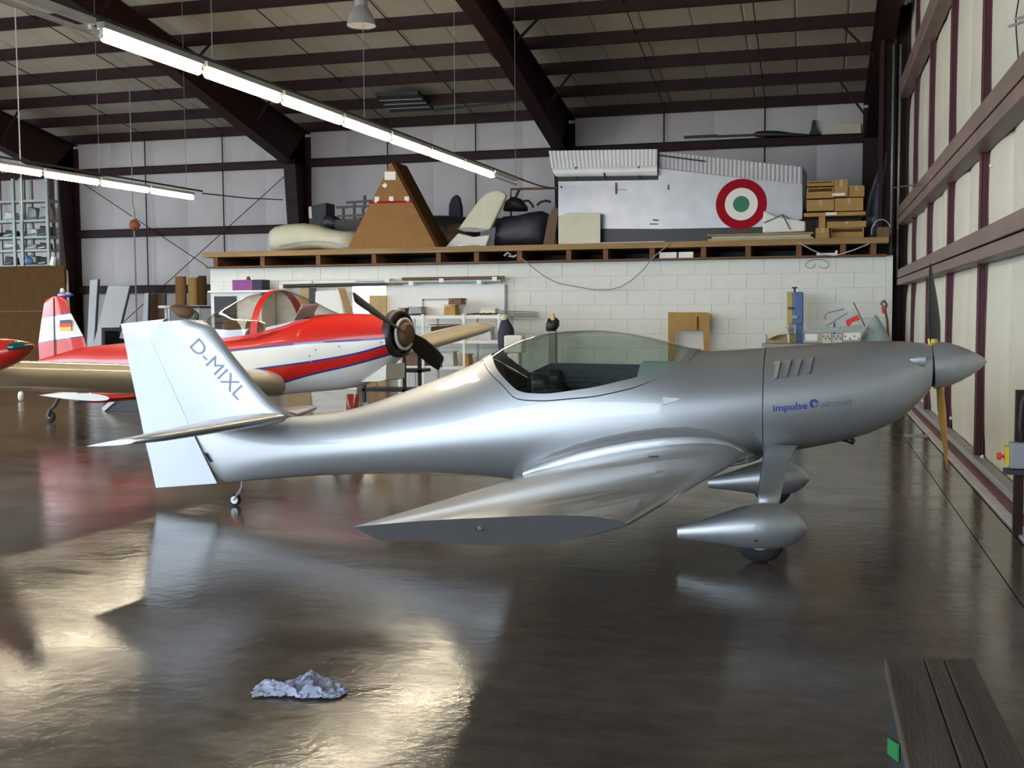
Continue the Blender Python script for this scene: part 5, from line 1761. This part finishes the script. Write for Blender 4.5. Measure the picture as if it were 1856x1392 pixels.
# bench with long boxes near the bandsaw
zt = atY(1500, 622, 20.6).z
t = thing('work_bench', 'long grey bench top crowded with boxes by the bandsaw', 'bench', (atY(1480, 630, 20.6).x, 20.8, 0))
bx0, bx1 = atY(1383, 622, 20.6).x, atY(1600, 622, 20.6).x
mk('bench_top', box(bx0, bx1, 20.1, 20.75, zt - .06, zt), 'grey', t)
for xx in (bx0 + .05, bx1 - .1):
    for yy in (20.12, 20.67):
        mk('leg', box(xx, xx + .06, yy, yy + .06, .002, zt - .06), 'grey', t)
for q, Y, m, lab in (([(1390, 616), (1388, 606), (1425, 590), (1428, 599)], 20.42, 'cream', 'long pale box tilted up beside the bandsaw'), ([(1388, 622), (1390, 610), (1425, 606), (1426, 622)], 20.74, 'ply', 'low tan box under the tilted pale box'),
                     ([(1457, 618), (1457, 605), (1482, 605), (1482, 618)], 20.55, 'paper', 'white wrapped packet on the bench beside the bandsaw'), ([(1490, 622), (1490, 604), (1506, 604), (1506, 622)], 20.6, 'cream', 'cream speckled box on the bench, nearer the bandsaw'),
                     ([(1508, 622), (1508, 605), (1526, 605), (1526, 622)], 20.62, 'light_grey', 'pale dotted box on the bench beside the cream one'), ([(1529, 617), (1529, 603), (1560, 602), (1560, 616)], 20.6, 'paper', 'white box with dark dots near the grey cone'),
                     ([(1455, 604), (1455, 600), (1475, 596), (1562, 590), (1562, 596), (1520, 602)], 20.58, 'pale_green', 'long flat grey board lying over the bench boxes')):
    Y -= .3
    tt = thing('bench_box', lab, 'box', tuple(atY(*q[0], Y)))
    mk('body', pxprism(q, Y, .3), m, tt, bevel=.006)
    if 'dot' in lab or 'speck' in lab:
        xs_ = [p[0] for p in q]
        for k in range(4):
            xx = min(xs_) + 3 + (max(xs_) - min(xs_) - 6) * k / 3
            mk('dark_spot', pxprism(rect(xx - 1, 608 + (k % 2) * 4, xx + 1, 611 + (k % 2) * 4), Y - .006, .006), 'dark', tt)
    else:
        m_ = min(q, key=lambda v: v[0])
        mk('edge_strip', bar(atY(*q[0], Y - .005), atY(*q[1], Y - .005), .01, .02, (1, 0, 0)), 'grey', tt)
t = thing('red_flag', 'small red flag on a thin stick above the bench', 'flag', tuple(atY(1568, 592, 20.6)))
mk('stick', tube([atY(1547, 548, 20.6), atY(1568, 592, 20.6)], .012, 6), 'brown', t)
mk('flag', pxprism([(1533, 581), (1555, 570), (1559, 580), (1545, 584), (1540, 592), (1535, 590)], 20.59, .01), 'flag_red', t)
t = thing('bent_rods', 'bent grey metal rods standing on the bench near the flag', 'rod', tuple(atY(1500, 600, 20.7)))
mk('rod', tube([atY(x, y, 20.7) for x, y in ((1530, 560), (1500, 567), (1494, 572), (1497, 580))], .016, 6), 'grey', t)
mk('rod', tube([atY(1536, 567, 20.7), atY(1496, 592, 20.7)], .014, 6), 'grey', t)
mk('rod', tube([atY(1512, 585, 20.7), atY(1512, 612, 20.7)], .014, 6), 'dark', t)
cp = atY(1586, 622, 20.75)
one('grey_cone', 'pale grey spinner cone standing on the bench end', 'cone', lathe([(0, .27), (.12, .23), (.26, .16), (.40, .08), (.50, .01)], (cp.x, 20.75, zt + .002), (0, 0, 1), 24), 'pale_green', smooth=True, auto=1.0)
t = thing('air_hose', 'tangled hose with red fitting hanging on the door jamb', 'hose', tuple(atY(1604, 620, 21.5)))
mk('hose', tube([atY(x, y, 21.5) for x, y in ((1598, 548), (1603, 545), (1607, 552), (1604, 562), (1608, 580), (1609, 600), (1611, 625))], .022, 8), 'brown', t)
mk('fitting', tube([atY(1600, 556, 21.45), atY(1602, 568, 21.45)], .03, 8), 'flag_red', t)
mk('nozzle', tube([atY(1596, 549, 21.45), atY(1605, 560, 21.45)], .022, 8), 'galv', t)

# ---- against the far wall, beside the workshop room
for q, Y, m, lab in (([(165, 642), (207, 642), (237, 518), (196, 518)], 26.0, 'paper', 'wide pale panel leaning against the far wall'), ([(157, 642), (171, 642), (179, 506), (163, 508)], 26.3, 'white_flat', 'narrow pale panel leaning beside the dark column'),
                     ([(268, 600), (300, 600), (300, 532), (272, 532)], 26.2, 'brown', 'brown plywood sheet leaning below the girt'), ([(257, 600), (269, 600), (271, 530), (262, 532)], 26.05, 'white_flat', 'white edge board beside the brown plywood sheet')):
    t = thing('leaning_sheet', lab, 'panel', tuple(atY(*q[0], Y)))
    mk('sheet', to_floor(q, Y, .06), m, t)
    mk('edge', bar(atY(*q[1], Y - .004), atY(*q[2], Y - .004), .04, .05, (0, 1, 0)), 'dark', t)
for x0, x1, y0, y1, m, lab in ((320, 336, 501, 553, 'card', 'pale cardboard tube standing by the workshop corner'), (343, 358, 503, 553, 'card_box', 'middle tan cardboard tube by the workshop corner'), (361, 373, 500, 553, 'card_dark', 'darkest cardboard tube against the workshop corner')):
    p, q = atY(x0, y1, 23.5), atY(x1, y0, 23.5)
    r_ = (q.x - p.x) / 2
    one('cardboard_tube', lab, 'tube', lathe([(0, r_), (q.z - p.z, r_), (q.z - p.z, r_ * .85), (q.z - p.z - .1, r_ * .85)], ((p.x + q.x) / 2, 23.5, p.z), (0, 0, 1), 14), m, smooth=True, auto=.6, group='cardboard tubes by the workshop corner')
tz = atY(340, 555, 23.5).z
t = thing('side_table', 'white table carrying cardboard tubes by the workshop corner', 'table', (atY(340, 600, 23.5).x, 23.5, 0))
a_, b_ = atY(318, 556, 23.5).x, atY(378, 556, 23.5).x
mk('tabletop', box(a_, b_, 23.1, 23.9, tz - .05, tz - .004), 'dark', t)
for xx in (a_ + .02, b_ - .08):
    for yy in (23.12, 23.8):
        mk('leg', box(xx, xx + .06, yy, yy + .06, .002, tz - .05), 'white_flat', t)
t = thing('white_stool', 'white pedestal stool before the brown plywood sheet', 'stool', (atY(303, 600, 22.5).x, 22.5, 0))
zs_ = atY(303, 554, 22.5).z
mk('seat', lathe([(0, .16), (.02, .18), (.06, .17)], (atY(302, 600, 22.5).x, 22.5, zs_ - .06), (0, 0, 1), 20), 'white_flat', t, smooth=True, auto=.6)
mk('column', lathe([(0, .14), (.03, .13), (.05, .04), (zs_ - .06, .035)], (atY(302, 600, 22.5).x, 22.5, .002), (0, 0, 1), 14), 'light_grey', t, smooth=True, auto=.6)
one('brown_chair', 'brown moulded seat shell tipped beside the white stool', 'chair', blob([(312, 554, 557, .3), (320, 552, 566, .8), (330, 553, 576, 1), (340, 554, 578, .9), (347, 558, 572, .4)], 22.2, .25), 'brown', smooth=True)
one('dark_crate', 'dark open crate on the floor below the wide pale panel', 'crate', merge(pxbox(184, 594, 240, 600, 24.5, .6), pxprism(rect(184, 600, 190, 690), 24.5, .6, None), pxprism(rect(190, 614, 240, 690), 24.8, .3, None)), 'dark')
t = thing('bench_vice', 'small grey vice on the bench behind the silver fin', 'vice', tuple(atY(354, 580, 22.8)))
mk('vice_body', blob([(346, 570, 580, .5), (352, 562, 581, 1), (358, 566, 580, .8)], 22.8, .1), 'galv', t, smooth=True)
mk('bench_plate', box(atY(335, 580, 22.8).x, atY(380, 580, 22.8).x, 22.5, 23.05, atY(350, 586, 22.8).z, atY(350, 580, 22.8).z), 'white_flat', t)
mk('bench_base', box(atY(337, 580, 22.8).x, atY(378, 580, 22.8).x, 22.55, 23.02, .002, atY(350, 586, 22.8).z), 'light_grey', t)

# chain hoist
HY = 24.0
p = atY(243, 408, HY)
t = thing('chain_hoist', 'rusty red chain hoist block hanging before the far wall', 'hoist', tuple(p))
mk('hoist_block', blob([(236, 404, 413, .5), (239, 399, 417, .9), (243, 397, 419, 1), (248, 400, 416, .9), (252, 404, 412, .5)], HY, .1), 'rust', t, smooth=True)
mk('hoist_hook', tube([p + Vector((0, 0, .12)), p + Vector((.0, 0, .28)), p + Vector((-.02, 0, .45))], .035, 8), 'light_grey', t)
mk('chain', tube([p + Vector((-.02, 0, .45)), Vector((p.x - .02, HY, roof_z(HY) + .255))], .012, 5), 'grey', t)
mk('chain', tube([p - Vector((0, 0, .12)), Vector((p.x, HY, .003))], .02, 6), 'grey', t)
p = atY(38, 325, 19.0)
one('hanging_wire', 'pale vertical wire hanging from the roof before the rack', 'wire', tube([(p.x, 19.0, 3.5), (p.x, 19.0, roof_z(19) + .02)], .012, 5), 'light_grey')

# storage rack and cardboard wall at the picture edge
KY = 21.5
cx0, cx1 = atY(-160, 560, KY - .2).x, atY(121, 560, KY - .2).x
zc = atY(60, 482, KY - .2).z
t = thing('cardboard_wall', 'large brown cardboard sheet standing below the metal rack', 'cardboard', ((cx0 + cx1) / 2, KY - .2, 0))
mk('sheet', box(cx0, cx1, KY - .2, KY - .16, .002, zc), 'card_dark', t)
mk('fold', box(cx0, cx1, KY - .205, KY - .2, zc * .62, zc * .62 + .015), 'brown', t)
mk('side_flap', prism([Vector((cx1, KY - .2, .002)), Vector((cx1 + .03, KY - .12, .002)), Vector((cx1 - .02, KY - .12, zc - .12)), Vector((cx1 - .03, KY - .2, zc - .05))], (.02, 0, 0)), 'light_grey', t)
t = thing('storage_rack', 'tall galvanised rack crammed with metal parts beside dark column', 'rack', (atY(20, 480, KY).x, KY + .4, 0))
zr0, zr1_ = .002, atY(60, 322, KY).z
for x in (-60, 24, 38, 85):
    px_ = atY(x, 400, KY).x
    for yy in (KY, KY + .34):
        mk('upright', box(px_ - .035, px_ + .035, yy, yy + .06, zr0, zr1_), 'galv', t)
shelf_z = []
for y in (362, 398, 428, 452, 480):
    z = atY(50, y, KY).z
    shelf_z.append(z)
    mk('shelf', box(atY(-62, y, KY).x, atY(87, y, KY).x, KY + .02, KY + .38, z - .05, z), 'galv', t)
k = 0
rnd = random.Random(3)
parts_words = {362: 'top', 398: 'second', 428: 'third', 452: 'fourth'}
for zi, y in enumerate((398, 428, 452, 480)):
    for x0, x1 in ((2, 20), (43, 62), (65, 81)):
        p, q = atY(x0, y, KY).x, atY(x1, y, KY).x
        z = shelf_z[zi + 1]
        h = (shelf_z[zi] - z - .05) * rnd.uniform(.45, .8)
        tt = thing('metal_part', 'grey metal %s on rack level %s, %s' % (rnd.choice(['tray', 'bracket', 'housing']), ['two', 'three', 'four', 'five'][zi], {2: 'nearest the picture edge', 43: 'in the middle bay', 65: 'beside the end upright'}[x0]), 'metal part', ((p + q) / 2, KY + .3, z), group='metal parts stored on the rack')
        mk('body', loft([[(p, KY + .08, z + .003), (q, KY + .08, z + .003), (q, KY + .32, z + .003), (p, KY + .32, z + .003)], [(p + .02, KY + .12, z + h), (q - .03, KY + .1, z + h * .8), (q - .02, KY + .30, z + h * .9), (p + .01, KY + .3, z + h)]]), rnd.choice(['galv', 'light_grey', 'grey', 'dark']), tt, bevel=.015)
        mk('rod', tube([(p + .03, KY + .05, z + .03), (q - .02, KY + .05, z + .05)], .02, 6), rnd.choice(['galv', 'light_grey']), tt)
one('blue_bag', 'small pale blue bag on the lowest rack shelf', 'bag', blob([(46, 470, 478, .3), (50, 464, 479.5, 1), (55, 466, 479.5, .8), (59, 470, 478, .3)], KY - .09, .07), 'saw_blue', smooth=True)
t = thing('white_post', 'short white post leaning beside the cardboard wall', 'post', tuple(atY(94, 482, KY - .3)))
mk('post_body', pxprism([(89, 480), (96, 482), (98, 466), (93, 464)], KY - .3, .08), 'white_flat', t)

# ---- on the floor
g0 = atZ(188, 745)
t = thing('wheel_chock', 'black folded board with pale edge on the floor beyond the silver fin', 'board', tuple(g0))
a_, b_, c_ = atZ(188, 745), atZ(262, 745), atY(262, 714, g0.y)
mk('board', prism([a_ + Vector((0, 0, .002)), Vector((b_.x, a_.y, .002)), Vector((c_.x, a_.y, c_.z)), Vector((atY(211, 722, a_.y).x, a_.y, atY(211, 722, a_.y).z))], (0, .5, 0)), 'black', t)
mk('pale_edge', bar(a_ + Vector((0, -.02, .02)), atY(211, 722, a_.y - .02), .03, .07, (1, 0, 0)), 'light_grey', t)
g0 = atZ(38, 727)
t = thing('floor_roller', 'small white wheel standing on the floor beyond the red wing', 'wheel', tuple(g0))
mk('wheel', lathe([(-.03, .08), (-.02, .09), (.02, .09), (.03, .08)], (g0.x, g0.y, .092), (1, .4, 0), 16), 'paper', t, smooth=True)
mk('hub', lathe([(-.035, .03), (.035, .03)], (g0.x, g0.y, .092), (1, .4, 0), 10), 'grey', t)
t = thing('workshop_trolley', 'dark steel workshop trolley below the red nose', 'trolley', (atY(740, 700, 17.2).x, 17.2, 0))
tx0, tx1 = atY(665, 700, 17.2).x, atY(770, 700, 17.2).x
for z in (.30, .62):
    mk('tray', box(tx0, tx1, 17.0, 17.5, z, z + .05), 'dark', t)
for xx in (tx0, tx1 - .05, (tx0 + tx1) / 2 + .2):
    mk('post', box(xx, xx + .05, 17.0, 17.05, .12, .95), 'dark', t)
for xx in (tx0 + .06, tx1 - .1):
    mk('caster', lathe([(-.02, .06), (.02, .06)], (xx, 17.05, .062), (0, 1, 0), 14), 'galv', t)

# crumpled rag
rc_ = atZ(545, 1254)
V, F = [], []
nx, ny = 44, 26
rn = random.Random(11)
for i in range(nx + 1):
    for j in range(ny + 1):
        u, v = i / nx * 2 - 1, j / ny * 2 - 1
        x_ = u * .205 * (1 - .12 * abs(v))
        y_ = v * (.085 + .03 * math.sin(u * 4.2)) + .02 * math.sin(u * 5)
        n1 = mnoise.noise(Vector((u * 3.2, v * 2.2, .3)))
        n2 = mnoise.noise(Vector((u * 8, v * 6, 4.1)))
        env = max(0.0, 1 - max(abs(u), abs(v)) ** 3)
        hump = .030 * math.exp(-((u - .12) ** 2 / .16)) + .018 * math.exp(-((u + .65) ** 2 / .08))
        z_ = .006 + env * (hump * (1.1 + 1.1 * n1) + .024 * abs(n2) + .012 * (n1 + .5)) + .02 * max(0, n2) * (1 - env)
        z_ -= env * .05 * math.exp(-((u - .2) ** 2 + (v + .1) ** 2) / .03) * .6
        V.append((rc_.x + x_ * math.cos(.25) - y_ * math.sin(.25) + .02 * n2, rc_.y + x_ * math.sin(.25) + y_ * math.cos(.25) + .02 * n1, max(.004, z_)))
for i in range(nx):
    for j in range(ny):
        a_ = i * (ny + 1) + j
        F.append((a_, a_ + ny + 1, a_ + ny + 2, a_ + 1))
rag = one('crumpled_rag', 'crumpled blue grey paper rag lying on the open floor', 'rag', (V, F), 'rag', smooth=False)
sm = rag.modifiers.new('thick', 'SOLIDIFY')
sm.thickness = .003
sm.offset = 1.0

# old plank bench in the corner of the picture
BZ = .46
c1, c2 = atZ(1603, 1192, BZ), atZ(1762, 1189, BZ)
e1, e2 = atZ(1648, 1400, BZ), atZ(1868, 1400, BZ)
t = thing('plank_bench', 'weathered dark plank bench in the corner of the floor', 'bench', ((c1.x + c2.x) / 2, c1.y - .6, 0))


def bpl(f0, f1, far0=0.0):
    a_, b_ = c1.lerp(c2, f0), c1.lerp(c2, f1)
    d_, e_ = e1.lerp(e2, f0), e1.lerp(e2, f1)
    da, db = (d_ - a_).normalized() * 1.9, (e_ - b_).normalized() * 1.9
    return prism([a_ + da.normalized() * far0, b_ + db.normalized() * far0, b_ + db, a_ + da], (0, 0, -.045))


for f0, f1, o_ in ((0, .44, 0), (.447, .66, .012), (.667, 1.0, .02)):
    mk('bench_board', bpl(f0, f1, o_), 'old_wood', t, bevel=.006)
dirv = (e1 - c1).normalized()
for k_ in (.33, 1.5):
    a_ = c1 + dirv * k_ + Vector((.02, 0, -.046))
    b_ = c2 + dirv * k_ + Vector((-.02, 0, -.046))
    mk('leg_panel', prism([a_, b_, Vector((b_.x, b_.y, .002)), Vector((a_.x, a_.y, .002))], (0, -.05, 0)), 'black', t)
mk('side_apron', prism([c1 + dirv * .20 + Vector((.004, 0, -.047)), c1 + dirv * 1.7 + Vector((.004, 0, -.047)), c1 + dirv * 1.7 + Vector((.004, 0, -.455)), c1 + dirv * .20 + Vector((.004, 0, -.455))], (.03, 0, 0)), 'rubber', t)
mk('strap', prism([c1 + dirv * .26 + Vector((.001, 0, -.22)), c1 + dirv * .26 + Vector((.001, 0, -.17)), c1 + dirv * .62 + Vector((.001, 0, -.05)), c1 + dirv * .62 + Vector((.001, 0, -.10))], (-.006, 0, 0)), 'green_strap', t)

# emergency stop on its post by the door
ep = atZ(1845, 972)
t = thing('emergency_stop_post', 'maroon post with grey switch box and red emergency button', 'switch', (ep.x, ep.y, 0))
EY = ep.y
zb0, zb1 = atY(1838, 862, EY).z, atY(1838, 800, EY).z
mk('post', box(ep.x - .03, ep.x + .03, EY - .0, EY + .06, .002, zb1 + .36), 'steel', t)
xa, xb = atY(1829, 830, EY - .06).x, atY(1856, 830, EY - .06).x
sb = mk('switch_box', box(xa, xb + .04, EY - .10, EY - .002, zb0 + .06, zb1), 'grey', t, bevel=.01)
mk('box_plinth', box(xa - .03, xb + .04, EY - .11, EY - .002, zb0 + .02, zb0 + .055), 'dark', t)
mk('yellow_face', box(xa - .03, xa - .002, EY - .09, EY - .01, zb0 + .08, zb1 - .03), 'gold', t)
pb = Vector((xa - .03, EY - .05, (zb0 + zb1) / 2 + .02))
mk('stop_button', lathe([(0, .012), (.02, .012), (.022, .026), (.045, .026), (.05, .015)], pb, (-1, 0, 0), 16), 'flag_red', t, smooth=True, auto=.6)
mk('cable', tube([Vector((xb - .02, EY - .05, zb1)), Vector((xb - .03, EY - .05, zb1 + .12)), Vector((xb - .02, EY - .05, zb1 + .28)), Vector((xb + .04, EY - .04, zb1 + .42)), Vector((xb + .12, EY - .02, zb1 + .48))], .011, 8), 'dark', t, smooth=True)

# door gear near the top corner of the picture
t = thing('door_track_bracket', 'thin grey rods and wire on the door lining near the roof', 'bracket', tuple(atX(1850, 40, 1.55)))
for a_, b_ in (((1829, 48), (1862, 37)), ((1840, 35), (1862, 29))):
    mk('rod', tube([atX(*a_, 1.5), atX(*b_, 1.5)], .012, 6), 'grey', t)
mk('wire', tube([atX(x, y, 1.5) for x, y in ((1846, 0), (1841, 32), (1842, 60), (1849, 152))], .006, 5), 'dark', t)
mk('wire', tube([atX(1620, 340, 1.3), atX(1688, 331, 1.5)], .012, 5), 'brown', t)
